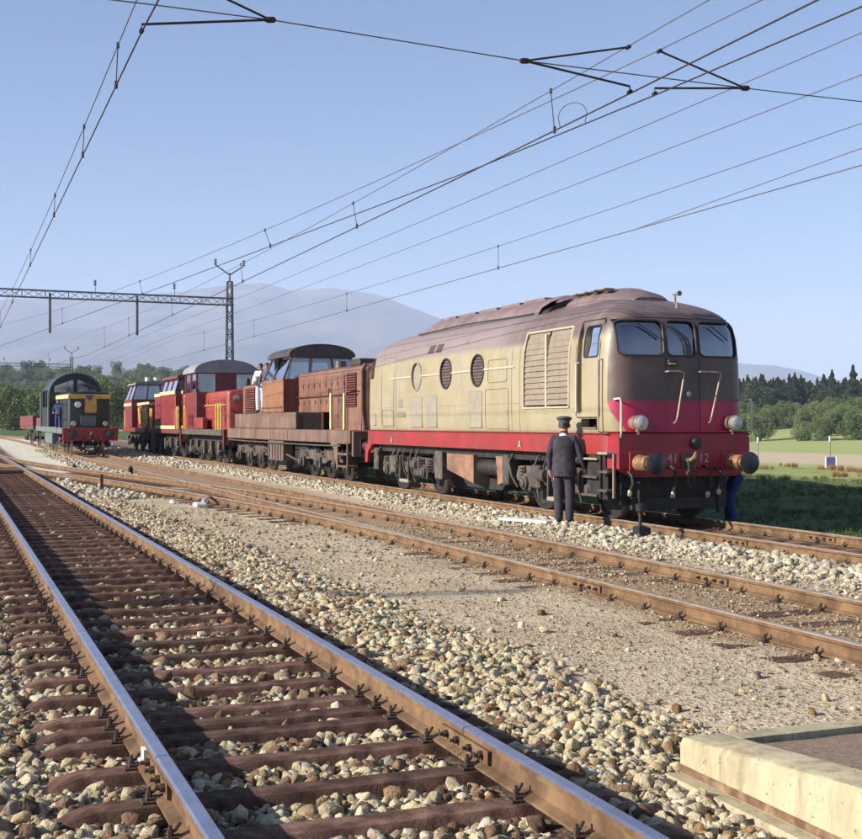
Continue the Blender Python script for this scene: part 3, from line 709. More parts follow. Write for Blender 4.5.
# ------------------------------------------------------------------ the cream and brown diesel locomotive
L1 = thing('diesel_locomotive', 'large cream and brown diesel locomotive with magenta red nose beside the capped man', 'locomotive', (TRAIN_C, 17.2, Z_TRAIN))
LEN = 13.12
WZ = [(1.42, 1.27), (1.6, 1.285), (2.0, 1.295), (2.7, 1.29), (3.0, 1.265), (3.2, 1.215), (3.35, 1.14), (3.48, 1.03), (3.60, .87), (3.70, .68), (3.78, .45), (3.83, .2), (3.84, .05)]
EZ = [(1.42, .06), (2.4, .08), (2.7, .10), (3.0, .135), (3.2, .175), (3.33, .235), (3.45, .36), (3.55, .56), (3.64, .82), (3.72, 1.15), (3.78, 1.5), (3.83, 1.9), (3.84, 2.2)]
def ip(tab, z): return float(np.interp(z, [a for a, _ in tab], [b for _, b in tab]))
CR = .40; FO = .27
def outline(z, inset=0):
    """plan of the body at height z, counter-clockwise, same number of points at every height"""
    w0 = ip(WZ, z) - inset; e = ip(EZ, z) + inset; r = min(CR, w0 * .8); pts = []
    def bulge(x): return .07 * (x / 1.3) ** 2
    for k in range(13): 
        x = -(w0 - r) + 2 * (w0 - r) * k / 12; pts.append((x, e + FO + bulge(x)))
    for k in range(1, 9):
        a = R(-90 + 90 * k / 8); pts.append((w0 - r + r * math.cos(a), e + FO + bulge(w0 - r) + r + r * math.sin(a)))
    y0 = e + FO + bulge(w0 - r) + r; y1 = LEN - y0 + FO
    for k in range(1, 9): pts.append((w0, y0 + (y1 - y0) * k / 8))
    for k in range(1, 9):
        a = R(90 * k / 8); pts.append((w0 - r + r * math.cos(a), y1 + r * math.sin(a)))
    for k in range(1, 13):
        x = (w0 - r) - 2 * (w0 - r) * k / 12; pts.append((x, LEN - e - bulge(x)))
    for k in range(1, 9):
        a = R(90 + 90 * k / 8); pts.append((-(w0 - r) + r * math.cos(a), y1 + r * math.sin(a)))
    for k in range(1, 9): pts.append((-w0, y1 + (y0 - y1) * k / 8))
    for k in range(1, 8):
        a = R(180 + 90 * k / 8); pts.append((-(w0 - r) + r * math.cos(a), y0 + r * math.sin(a)))
    return pts
def front_y(x, z):
    w0 = ip(WZ, z); e = ip(EZ, z); r = min(CR, w0 * .8); ax = abs(x); k = w0 - r
    if ax <= k: return e + FO + .07 * (ax / 1.3) ** 2
    d = min(ax - k, r * .999); return e + FO + .07 * (k / 1.3) ** 2 + r - math.sqrt(r * r - d * d)
def side_x(z): return ip(WZ, z)
zl = sorted(set([1.42, 1.6, 2.0, 2.4, 2.7, 2.85] + list(np.arange(2.95, 3.75, .06)) + [3.74, 3.78, 3.81, 3.83, 3.84]))
body = MB().loft([[(x, y, z) for x, y in outline(z)] for z in zl])
bm_me = body.mesh('body_shell', 'cream_trim', smooth=0)
def cut_y(x0, x1, z0, z1, r, ya, yb): return MB().prism(rrect(x0, x1, z0, z1, r), 'y', ya, yb).mesh('c', 'dark_void', 0)
def cut_x(y0, y1, z0, z1, r, xa, xb): return MB().prism(rrect(y0, y1, z0, z1, r), 'x', xa, xb).mesh('c', 'dark_void', 0)
WIN = [(-1.13, -.335, 2.70, 3.28), (-.275, .275, 2.70, 3.28), (.335, 1.13, 2.70, 3.28)]
cutters = [MB().box(-1.13, 1.13, .26 + FO, 1.95, 1.5, 3.30).mesh('c', 'dark_void', 0)]
for a, b, c, d in WIN: cutters.append(cut_y(a, b, c, d, .10, -.2, 1.0))
DWIN = (.86, 1.34, 2.70, 3.22)
cutters += [cut_x(*DWIN, .05, -1.6, -.9), cut_x(*DWIN, .05, .9, 1.6)]
cutters += [cut_x(1.42, 1.58, 1.78, 3.30, .03, -1.6, -1.16)]                    # narrow open slot beside the door
POR = [9.33, 7.53, 5.83]
for y in POR: cutters.append(MB().cyl((-1.6, y, 2.66), (-1.17, y, 2.66), .315, .315, 28).mesh('c', 'dark_void', 0))
cutters.append(cut_x(1.88, 3.66, 1.90, 3.24, .02, -1.6, -1.13))
cutters.append(cut_x(.90, 1.45, 1.50, 1.68, .01, -1.6, -1.05))                   # upper foothold
for a, b, c, d in WIN: cutters.append(cut_y(a, b, c, d, .10, LEN - .45, LEN + .3))
cutters.append(cut_x(12.35, 12.62, 2.70, 3.22, .04, -1.6, -1.15))
shell = boolean(bm_me, cutters)
def body_material():
    t = NT('body_paint'); v = t.obj(); x, y, z = t.xyz(v)
    n = t.noise(v, 1.3, 6, .65); nf = t.noise(t.scaled(v, 1, 1, .2), 3.2, 6, .7)
    cream = t.mix(t.ramp(n, .3, .7), (.262, .218, .128), (.330, .280, .178))
    cream = t.mix(t.math('MULTIPLY', t.ramp(nf, .52, .75), .45), cream, (.22, .175, .115))
    cream = t.mix(t.math('MULTIPLY', t.ramp(t.noise(v, .8, 4), .45, .6), .35), cream, (.29, .26, .205))
    fine = t.noise(t.scaled(v, 1, 1, .06), 9, 5, .75); cream = t.mix(t.math('MULTIPLY', t.ramp(fine, .56, .74), t.ramp(z, 1.5, 2.9, .35, .85)), cream, (.20, .15, .11))
    cream = t.mix(t.math('MULTIPLY', t.ramp(t.math('ADD', z, t.math('MULTIPLY', nf, .35)), 1.82, 1.52), .55), cream, (.23, .17, .12))
    roof = t.mix(t.ramp(n, .3, .7), (.105, .073, .067), (.15, .105, .097))
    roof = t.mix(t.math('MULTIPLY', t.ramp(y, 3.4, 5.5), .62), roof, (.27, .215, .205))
    roof = t.mix(t.math('MULTIPLY', t.ramp(nf, .5, .75), .4), roof, (.25, .19, .18))
    zz = t.math('ADD', z, t.math('MULTIPLY', t.math('SUBTRACT', nf, .5), .20))
    col = t.mix(t.ramp(zz, 2.98, 3.14), cream, roof)
    # the two ends are brown, with a red lower nose whose edge slants up round the corner
    brown = t.mix(t.ramp(n, .35, .65), (.085, .056, .052), (.115, .077, .072))
    fy = t.math('MINIMUM', t.math('SUBTRACT', y, FO), t.math('SUBTRACT', LEN, y))
    edge = t.math('ADD', .34, t.math('MULTIPLY', t.ramp(z, 1.42, 2.0, -.22, .0), 1.0))
    fm = t.ramp(t.math('SUBTRACT', fy, edge), .015, -.015)
    col = t.mix(fm, col, brown)
    red = t.mix(t.ramp(n, .35, .65), (.35, .016, .065), (.44, .026, .085))
    col = t.mix(t.math('MULTIPLY', fm, t.ramp(z, 1.972, 1.964)), col, red)
    t.pbsdf(col, t.math('ADD', .34, t.math('MULTIPLY', nf, .3)), 0, t.bump(t.math('ADD', t.noise(v, 1.7, 3), t.math('MULTIPLY', t.noise(v, 45, 3), .03)), .35, .03), .45, .05); return t.m
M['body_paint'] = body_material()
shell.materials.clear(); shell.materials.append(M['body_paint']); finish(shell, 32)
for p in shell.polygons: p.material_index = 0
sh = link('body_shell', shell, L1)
# dark lining of the cut-outs' bottoms
def front_loop(a, b, c, d, r, off): return [(x, front_y(x, z) + off, z) for x, z in rrect(a, b, c, d, r, 6)]
def dense_loop(q, n=4):
    out = []
    for p0, p1 in zip(q, q[1:] + q[:1]):
        for k in range(n): out.append(tuple(p0[i] + (p1[i] - p0[i]) * k / n for i in range(2)))
    return out
for end in (0, 1):
    for a, b, c, d in WIN:
        fy = lambda x, z, o: (front_y(x, z) + o) if end == 0 else LEN + FO - front_y(x, z) - o
        loop = [(x, fy(x, z, -.004), z) for x, z in dense_loop(rrect(a, b, c, d, .10, 5))]
        wf = MB().tube(loop, .017, 6, True).build('window_frame', 'dark_trim', L1)
        g = MB(); nx_, nz_ = 10, 5
        xs_ = np.linspace(a - .01, b + .01, nx_); zs_ = np.linspace(c - .01, d + .01, nz_)
        g.add([(x, fy(x, z, .03), z) for z in zs_ for x in xs_], [(j * nx_ + i, j * nx_ + i + 1, (j + 1) * nx_ + i + 1, (j + 1) * nx_ + i) for j in range(nz_ - 1) for i in range(nx_ - 1)])
        g.build('pane', 'glass' if end == 0 else 'dark_mesh', wf, smooth=60)
for x0, x1, z0, z1 in ((-.78, -.42, 3.22, 2.98), (.58, .90, 3.22, 2.98)):
    tube_part(L1, 'wiper', [(x0, front_y(x0, z0) - .02, z0), ((x0 + x1) / 2, front_y(x0, z0) - .05, (z0 + z1) / 2), (x1, front_y(x1, z1) - .02, z1)], .012, 'dark_trim', 5)
# side door window, door seams and handrails
MB().tube([(-side_x(z) - .004, y, z) for y, z in dense_loop(rrect(*DWIN, .05, 4))], .014, 6, True).build('door_window_frame', 'dark_trim', L1)
for s in (-1, 1): MB().add([(s * (side_x(DWIN[2]) - .035), DWIN[0], DWIN[2]), (s * (side_x(DWIN[2]) - .035), DWIN[1], DWIN[2]), (s * (side_x(DWIN[3]) - .035), DWIN[1], DWIN[3]), (s * (side_x(DWIN[3]) - .035), DWIN[0], DWIN[3])], [(0, 1, 2, 3)]).build('door_pane', 'glass', L1)
dr = MB()
dr.tube([(-side_x(z) - .003, y, z) for y, z in dense_loop(rrect(.80, 1.61, 1.70, 3.32, .06, 3))], .011, 5, True)
dr.build('door_seam', 'dark_trim', L1)
tube_part(L1, 'door_handrail', [(-1.30, 1.50, 1.78), (-1.355, 1.50, 1.80), (-1.355, 1.50, 2.60), (-1.30, 1.50, 2.62)], .017, 'cream_rail')
tube_part(L1, 'door_handrail', [(-1.28, .72, 1.45), (-1.36, .72, 1.47), (-1.36, .72, 2.62), (-1.28, .72, 2.65)], .015, 'brass_rail')
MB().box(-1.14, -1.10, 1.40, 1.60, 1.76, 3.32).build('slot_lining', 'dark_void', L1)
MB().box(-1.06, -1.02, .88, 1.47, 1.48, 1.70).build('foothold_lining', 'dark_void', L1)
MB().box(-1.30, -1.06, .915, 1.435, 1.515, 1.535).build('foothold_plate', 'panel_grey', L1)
# big louvred panels
lv = MB().tube([(-side_x(z) - .006, y, z) for y, z in dense_loop(rrect(1.86, 3.68, 1.88, 3.26, .02, 2))], .022, 6, True).build('louvre_frame', 'cream_trim', L1)
MB().box(-1.30, -1.22, 2.73, 2.79, 1.89, 3.18, .006).build('louvre_post', 'cream_trim', lv)
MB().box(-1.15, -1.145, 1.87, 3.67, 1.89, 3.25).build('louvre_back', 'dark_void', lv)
for y0, y1 in ((1.90, 2.725), (2.795, 3.64)):
    for k in range(13):
        z = 1.935 + k * .1015; xo = min(side_x(z), side_x(z + .09)) - .006
        MB().loft([[(-xo + .006, y, z - .010), (-xo - .010, y, z - .004), (-xo + .016, y, z + .094), (-xo + .030, y, z + .094)] for y in (y0, y1)]).build('louvre_slat', 'louvre', lv)
# portholes
for i, y in enumerate(POR):
    rg = MB().tube([(-1.293, y + .318 * math.cos(a), 2.66 + .318 * math.sin(a)) for a in (k * math.pi / 14 for k in range(28))], .02, 6, True).build('porthole_ring', 'panel_grey' if i == 0 else 'dark_trim', L1)
    MB().cyl((-1.255, y, 2.66), (-1.20, y, 2.66), .32, .32, 28).build('porthole_mesh', 'panel_grey' if i == 0 else 'dark_mesh', rg)
    if i:
        gb = MB()
        for k in range(-4, 5):
            h = math.sqrt(.31 ** 2 - (k * .065) ** 2); gb.box(-1.272, -1.262, y - h, y + h, 2.66 + k * .065 - .008, 2.66 + k * .065 + .008); gb.box(-1.268, -1.258, y + k * .065 - .008, y + k * .065 + .008, 2.66 - h, 2.66 + h)
        gb.build('porthole_grille', 'roof_fair', rg)
for y0, y1 in ((4.08, POR[2] - .33), (POR[2] + .33, POR[1] - .33), (POR[1] + .33, POR[0] - .33), (POR[0] + .33, 11.06)):
    MB().box(-1.312, -1.285, y0, y1, 2.648, 2.68, .006).build('trim_strip', 'trim_cream', L1)
# raised and scribed panels along the side
def sidepanel(name, y0, y1, z0, z1, m=None, r=.05, seam='louvre'):
    p = None
    if m: p = MB().prism(rrect(y0, y1, z0, z1, .02, 2), 'x', -1.303, -1.27).build(name, m, L1)
    lp = [(-max(side_x(z), 0) - .004, y, z) for y, z in dense_loop(rrect(y0, y1, z0, z1, r, 3))]
    MB().tube(lp, .008, 5, True).build('panel_seam', seam, p if p else L1)
sidepanel('hatch', 4.35, 5.43, 1.50, 2.27); sidepanel('hatch', 4.42, 5.30, 2.40, 2.84)
sidepanel('filter_panel', 5.60, 6.30, 1.52, 2.25, 'panel_grey'); sidepanel('filter_panel', 8.05, 8.75, 1.52, 2.22, 'panel_grey'); sidepanel('filter_panel', 8.95, 9.70, 1.52, 2.20, 'panel_grey')
sidepanel('rear_door', 10.85, 11.75, 1.52, 3.2); sidepanel('rear_hatch', 10.9, 11.7, 1.55, 1.92); sidepanel('battery_hatch', 12.2, 12.55, 1.55, 1.85, 'panel_grey'); sidepanel('builder_plate', 10.25, 10.5, 1.98, 2.16, 'louvre'); sidepanel('number_plate', 10.05, 10.6, 1.75, 1.87, 'louvre')
for y in (3.85, 10.7, 4.2): 
    MB().tube([(-side_x(z) - .002, y, z) for z in np.linspace(1.45, 3.5, 16)], .007, 5).build('body_seam', 'louvre', L1)
MB().tube([(-1.298, y, 1.98) for y in np.linspace(3.9, 12.4, 12)], .005, 4).build('body_seam', 'panel_grey', L1)
for y in (7.95, 8.42): 
    z0, z1 = 3.15, 3.33; b = MB(); b.add([(-side_x(z0) - .012, y, z0), (-side_x(z0) - .012, y + .34, z0), (-side_x(z1) - .012, y + .34, z1), (-side_x(z1) - .012, y, z1), (-side_x(z0) + .03, y, z0), (-side_x(z0) + .03, y + .34, z0), (-side_x(z1) + .03, y + .34, z1), (-side_x(z1) + .03, y, z1)], [(0, 1, 2, 3), (4, 7, 6, 5), (0, 4, 5, 1), (1, 5, 6, 2), (2, 6, 7, 3), (3, 7, 4, 0)]); b.build('roof_vent', 'dark_mesh', L1)
# red skirt and underframe
sk = MB()
ol = outline(1.5); 
sk.loft([[(x * 1.008, y, z) for x, y in outline(1.42)] for z in (1.09, 1.435)])
sk.build('red_skirt', 'red_skirt', L1)
MB().tube([(-1.30, y, 1.437) for y in (.5, 3, 6, 9, 12.6)], .012, 5).build('skirt_bead', 'red_skirt', L1)
MB().box(-1.1, 1.1, .6, 12.8, .92, 1.085).build('underframe', 'black_iron', L1)
tri = text_mesh('A', .22)
for y in (11.04, 3.86):
    o = link('letter', tri, L1, (-1.293, y, 1.20), (R(90), 0, R(-90))); 
    if not o.data.materials: o.data.materials.append(M['number_white'])
# roof equipment
rf = MB()
def arch(w0, z0, h, n=12): return [(w0 * math.cos(math.pi * k / n), z0 + h * math.sin(math.pi * k / n)) for k in range(n + 1)]
rf.loft([[(x, y, z) for x, z in arch(a, zb, h)] for y, a, zb, h in ((4.0, .60, 3.62, .36), (4.25, .66, 3.60, .47), (10.4, .66, 3.60, .47), (10.9, .60, 3.62, .34))]); rf.build('roof_fairing', 'roof_fair', L1)
for sd in (-1, 1):
    tr = MB(); tr.tube([(sd * .74, y, 3.72 + .02 * math.sin(y)) for y in np.linspace(4.4, 10.6, 10)], .018, 5); tr.build('roof_rail', 'dark_trim', L1)
for k in range(5): 
    y = 4.9 + k * 1.15; MB().box(-.26, .26, y, y + .95, 3.95, 4.083, .01).build('roof_hatch', 'roof_fair', L1)
hb = MB(); hb.loft([[(x, y, z) for x, z in arch(a, zb, h)] for y, a, zb, h in ((1.35, .32, 3.70, .06), (1.6, .52, 3.68, .20), (2.0, .66, 3.62, .36), (2.7, .70, 3.60, .42), (3.3, .66, 3.62, .36), (3.55, .5, 3.68, .2))]); hb.build('exhaust_dome', 'roof_fair', L1)
for y in (1.9, 2.25, 2.6, 2.95): MB().box(-.60, -.38, y, y + .24, 3.925, 3.955, .01).build('dome_vent', 'panel_grey', L1)
dk = MB(); dk.loft([[(-.78 + .02 * k, y0, z0) for k, (y0, z0) in enumerate(((4.15, 3.64), (4.0, 3.78), (3.65, 3.86)))], [(-.45 + .02 * k, y0, z0) for k, (y0, z0) in enumerate(((4.2, 3.80), (4.0, 3.92), (3.62, 3.97)))]], closed=False, caps=False)
dk.loft([[(x, y, z) for x, z in arch(.80, 3.55, .40)] for y in (3.75, 4.02)]); dk.build('air_scoop', 'dark_trim', L1)
MB().loft([[(x, y, z) for x, z in arch(a, zb, h)] for y, a, zb, h in ((11.2, .35, 3.68, .16), (11.6, .5, 3.66, .22), (12.0, .4, 3.6, .16))]).build('rear_roof_dome', 'roof_fair', L1)
hn = MB(); hn.cyl((.02, .62, 3.58), (.02, .62, 3.72), .02, .02, 8); hn.lathe([(0, .016), (.12, .022), (.2, .045)], (.02, .68, 3.74), (0, -1, 0), 10); hn.cyl((.02, .56, 3.5), (.02, .56, 3.6), .03, .018, 8); hn.build('horn', 'louvre', L1)
# nose fittings
for sx, sd in ((-.90, -1), (.88, 1)):
    y = front_y(sx, 1.60)
    lb = MB().lathe([(-.03, .10), (.02, .115), (.20, .125), (.225, .13), (.24, .115)], (sx, y, 1.61), (0, -1, 0), 22).build('headlight', 'lamp_silver', L1)
    MB().lathe([(0, .112), (.02, .09), (.03, .02)], (sx, y - .235, 1.61), (0, -1, 0), 20).build('headlight_lens', 'lens', lb)
    MB().cyl((sx, y - .10, 1.42), (sx, y - .10, 1.51), .03, .03, 8).build('headlight_bracket', 'lamp_silver', lb)
for x0, x1, xb in ((-.30, -.02, -.21), (.36, .71, .50)):
    pass
tube_part(L1, 'nose_handrail', [(-.33, 0.07 + FO, 2.44), (-.33, -0.02 + FO, 2.445), (-.12, -0.03 + FO, 2.445), (-.055, -0.03 + FO, 2.42), (-.05, -0.03 + FO, 2.38), (-.17, -0.03 + FO, 1.72), (-.185, -0.01 + FO, 1.63), (-.185, 0.07 + FO, 1.60)], .015, 'brass_rail', 8)
tube_part(L1, 'nose_handrail', [(.27, 0.07 + FO, 2.44), (.27, -0.02 + FO, 2.445), (.58, -0.03 + FO, 2.445), (.64, -0.03 + FO, 2.42), (.645, -0.03 + FO, 2.38), (.48, -0.03 + FO, 1.72), (.465, -0.01 + FO, 1.63), (.465, 0.07 + FO, 1.60)], .015, 'brass_rail', 8)
MB().box(-.30, -.12, .03 + FO, .10 + FO, 2.54, 2.64, .02).build('nose_vent', 'dark_trim', L1)
MB().box(-.28, -.16, .02 + FO, .06 + FO, 2.555, 2.58, .005).build('nose_vent_lip', 'cream_trim', L1)
MB().lathe([(0, .045), (.03, .05), (.04, .02)], (.10, 0.09 + FO, 2.08), (0, -1, 0), 12).build('lamp_bracket', 'number_white', L1)
tube_part(L1, 'nose_seam', [(-.315, front_y(.3, z) - .002, z) for z in np.linspace(1.44, 2.68, 8)], .006, 'dark_trim', 4)
tube_part(L1, 'nose_seam', [(.315, front_y(.3, z) - .002, z) for z in np.linspace(1.44, 2.68, 8)], .006, 'dark_trim', 4)
for z in (2.68, 3.34): tube_part(L1, 'nose_bead', [(x, front_y(x, z) - .003, z) for x in np.linspace(-1.2, 1.2, 30)], .008, 'roof_fair', 5)
# buffer beam box with its steps
bb = MB(); bb.box(-1.25, 1.25, FO, .42 + FO, .86, 1.455, .02); bm_o = bb.build('buffer_beam', 'red_beam', L1)
MB().box(-1.27, 1.27, -.03 + FO, .45 + FO, 1.457, 1.475, .004).build('beam_top_plate', 'red_beam', L1)
MB().prism([(-1.24, .87), (-1.0, .74), (1.0, .74), (1.24, .87)], 'y', .02 + FO, .10 + FO).build('beam_apron', 'red_beam', L1)
for sx in (-1, 1):
    tube_part(L1, 'corner_handrail', [(sx * 1.20, .22 + FO, 1.99), (sx * 1.23, -.04 + FO, 2.0), (sx * 1.23, -.06 + FO, 1.93), (sx * 1.23, -.06 + FO, 1.44), (sx * 1.2, FO, 1.38)], .017, 'cream_rail', 7)
    if sx > 0: continue
    for z in (1.10, .80, .50): MB().box(min(sx * 1.24, sx * 1.40), max(sx * 1.24, sx * 1.40), .10 + FO, .42 + FO, z, z + .04, .006).build('corner_step', 'panel_grey' if z > 1 else 'grimy_iron', L1)
    MB().box(min(sx * 1.26, sx * 1.30), max(sx * 1.26, sx * 1.30), .06 + FO, .10 + FO, .40, 1.12, .004).build('step_hanger', 'louvre', L1)
buffer(L1, -.87, FO, .965, .52, .18); buffer(L1, .87, FO, .965, .52, .18)
screw_coupling(L1, FO, 1.0); hose(L1, -.32, FO, .90, .42); hose(L1, .34, FO, .90, .42); hose(L1, .55, FO, .86, .34); hose(L1, -1.08, .05 + FO, .82, .3)
MB().lathe([(0, .10), (.05, .10), (.08, .07), (.09, .01)], (.18, FO, 1.28), (0, -1, 0), 14).build('jumper_socket', 'dark_trim', L1)
for tx, s0 in ((-.25, '41'), (.34, '12')):
    me = text_mesh(s0, .21); me.materials.append(M['number_white']); link('number', me, L1, (tx, FO - .006, 1.03), (R(90), 0, 0))
rb = MB().box(-1.2, 1.2, LEN - .38, LEN, .86, 1.43, .02).build('rear_buffer_beam', 'red_skirt', L1)
for sx in (-.87, .87): MB().lathe([(0, .14), (.3, .12), (.42, .10), (.43, .22), (.47, .22), (.48, .02)], (sx, LEN, 1.0), (0, 1, 0), 16).build('rear_buffer', 'black_iron', L1)
MB().prism([(12.55, 1.09), (LEN + .0, 1.09), (LEN + .0, .62), (12.95, .62), (12.88, .9)], 'x', -1.27, -1.20).build('corner_plate', 'red_skirt', L1)
# cab interior
MB().box(-1.05, 1.05, .36 + FO, .95, 1.52, 2.45, .03).build('control_desk', 'grimy_iron', L1)
for sx in (-.7, .7):
    st = MB(); st.box(sx - .24, sx + .24, 1.05, 1.5, 1.95, 2.05, .03); st.box(sx - .24, sx + .24, 1.46, 1.56, 2.05, 2.7, .04); st.cyl((sx, 1.28, 1.5), (sx, 1.28, 1.95), .06, .06, 8); st.build('driver_seat', 'dark_trim', L1)
sp0 = MB().box(-1.25, -1.20, .62, 1.50, .36, 1.085, .01).build('step_panel', 'black_iron', L1)
for z in (.40, .70): MB().box(-1.34, -1.25, .82, 1.36, z, z + .04, .006).build('cab_step', 'grimy_iron', sp0)
MB().box(-1.34, -1.25, .82, 1.36, 1.00, 1.035, .006).build('cab_step', 'panel_grey', sp0)
for y in (.80, 1.38): MB().box(-1.29, -1.25, y - .02, y + .02, .38, 1.08, .005).build('step_strap', 'black_iron', sp0)
for y in np.arange(.9, 12.4, .46):
    MB().lathe([(0, .016), (.008, .012), (.011, .002)], (-1.28, float(y), 1.395), (-1, 0, 0), 8).build('skirt_rivet', 'red_skirt', L1)
MB().box(-1.02, 1.02, .60, .68, .26, .88, .01).build('front_shade_plate', 'black_iron', L1)  # black plate added to keep the space under the beam dark
# running gear, tanks and grimy fittings under the frame
bogie(L1, 2.55, (-1.25, 1.25), .5, 1.0, 1.85); bogie(L1, 10.35, (-1.25, 1.25), .5, 1.0, 1.85)
MB().prism([(5.3, .95), (7.75, .95), (7.75, .5), (7.4, .26), (5.6, .26), (5.3, .5)], 'x', -.85, .85).build('fuel_tank', 'black_iron', L1)
MB().prism([(6.25, .96), (7.7, .96), (7.7, .62), (6.25, .38)], 'x', -1.20, -.86).build('battery_box', 'rust_tank', L1)
MB().prism([(4.85, .96), (5.25, .96), (5.15, .40), (4.95, .45)], 'x', -1.15, -.8).build('air_tank_bracket', 'rust_tank', L1)
MB().lathe([(0, .02), (.02, .12), (.10, .16), (1.1, .16), (1.18, .12), (1.2, .02)], (-1.0, 5.1, .72), (0, 1, 0), 16).build('air_tank', 'black_iron', L1)
MB().box(-1.22, -.9, 4.55, 4.82, .42, 1.0, .03).build('equipment_box', 'grimy_iron', L1); MB().box(-1.22, -.9, 8.0, 8.4, .38, 1.0, .03).build('equipment_box', 'grimy_iron', L1); MB().box(-1.22, -.95, 12.3, 12.6, .45, 1.0, .03).build('equipment_box', 'grimy_iron', L1)
for yb in (2.55, 10.35):
    for q in (-1.9, -.75, -.35, .05, .4, .8, 1.95):
        x = -1.14 - random.uniform(0, .06)
        tube_part(L1, 'sand_pipe', [(x + .04, yb + q, 1.02), (x - .04, yb + q + .02, .86), (x - .03, yb + q + random.uniform(-.15, .15), .6), (x + .05, yb + q + random.uniform(-.2, .2), random.uniform(.18, .45))], .022, 'grimy_iron', 6)
    for q in (-.62, .62):
        MB().lathe([(0, .02), (.02, .11), (.32, .11), (.36, .05), (.5, .03), (.52, .01)], (-1.18, yb + q - .25, .66), (0, 1, 0), 12).build('brake_cylinder', 'grimy_iron', L1)
    MB().box(-1.24, -1.12, yb - .30, yb + .30, .22, .30, .02).build('bogie_step', 'panel_grey', L1)
    MB().box(-1.23, -1.13, yb - .30, yb - .26, .28, .84, .01).build('step_strap', 'grimy_iron', L1); MB().box(-1.23, -1.13, yb + .26, yb + .30, .28, .84, .01).build('step_strap', 'grimy_iron', L1)
    MB().box(-1.22, -1.1, yb - .95, yb - .60, .40, .80, .03).build('sand_box', 'grimy_iron', L1); MB().box(-1.22, -1.1, yb + .65, yb + 1.0, .42, .84, .03).build('sand_box', 'grimy_iron', L1)
MB().box(-.9, .9, .45, .52, .20, .40, .01).build('rail_guard', 'black_iron', L1)
for sx in (-.75, .75): MB().box(sx - .03, sx + .03, .42, .48, .12, .90, .006).build('guard_iron', 'black_iron', L1)

# ------------------------------------------------------------------ hood locomotives
def hood(parent, name, x0, x1, y0, y1, z0, z1, m, r=.16, crown=.06, end_r=.12):
    """bonnet with rounded top edges and rounded upright corners"""
    rings = []; yl = [(y0, end_r), (y0 + end_r * .3, end_r * .45), (y0 + end_r, 0), (y1, 0)]
    for y, ins in yl:
        a, b = x0 + ins, x1 - ins; cx = (a + b) / 2; hw = (b - a) / 2; pts = [(a, z0)]
        for k in range(6): 
            t = R(180 - 90 * k / 5); pts.append((a + r + r * math.cos(t), z1 - r + r * math.sin(t) - (ins * .4)))
        pts.append((cx, z1 + crown - ins * .4))
        for k in range(6):
            t = R(90 - 90 * k / 5); pts.append((b - r + r * math.cos(t), z1 - r + r * math.sin(t) - (ins * .4)))
        pts.append((b, z0)); rings.append([(x, y, z) for x, z in pts])
    return MB().loft(rings).build(name, m, parent)
def doors(parent, x, y0, y1, z0, z1, n, m, seam='dark_trim', gap=.02):
    wd = (y1 - y0) / n
    for k in range(n):
        a = y0 + k * wd + gap; b = y0 + (k + 1) * wd - gap
        d = MB().box(x - .022, x + .01, a, b, z0, z1, .006).build('hood_door', m, parent)
        for hz0 in (z0 + .25, z1 - .3): MB().cyl((x - .03, a + .01, hz0), (x - .03, a + .01, hz0 + .12), .018, .018, 6).build('hinge', m, d)
        MB().box(x - .04, x - .022, b - .10, b - .07, (z0 + z1) / 2 - .06, (z0 + z1) / 2 + .06, .004).build('door_handle', seam, d)
def slats(parent, name, x, y0, y1, z0, z1, n, m):
    h = (z1 - z0) / n; p = MB().box(x - .006, x + .004, y0, y1, z0, z1).build(name, 'dark_void', parent)
    for k in range(n): MB().box(x - .03, x - .006, y0, y1, z0 + k * h + h * .15, z0 + k * h + h * .75, .003).build('grille_slat', m, p)
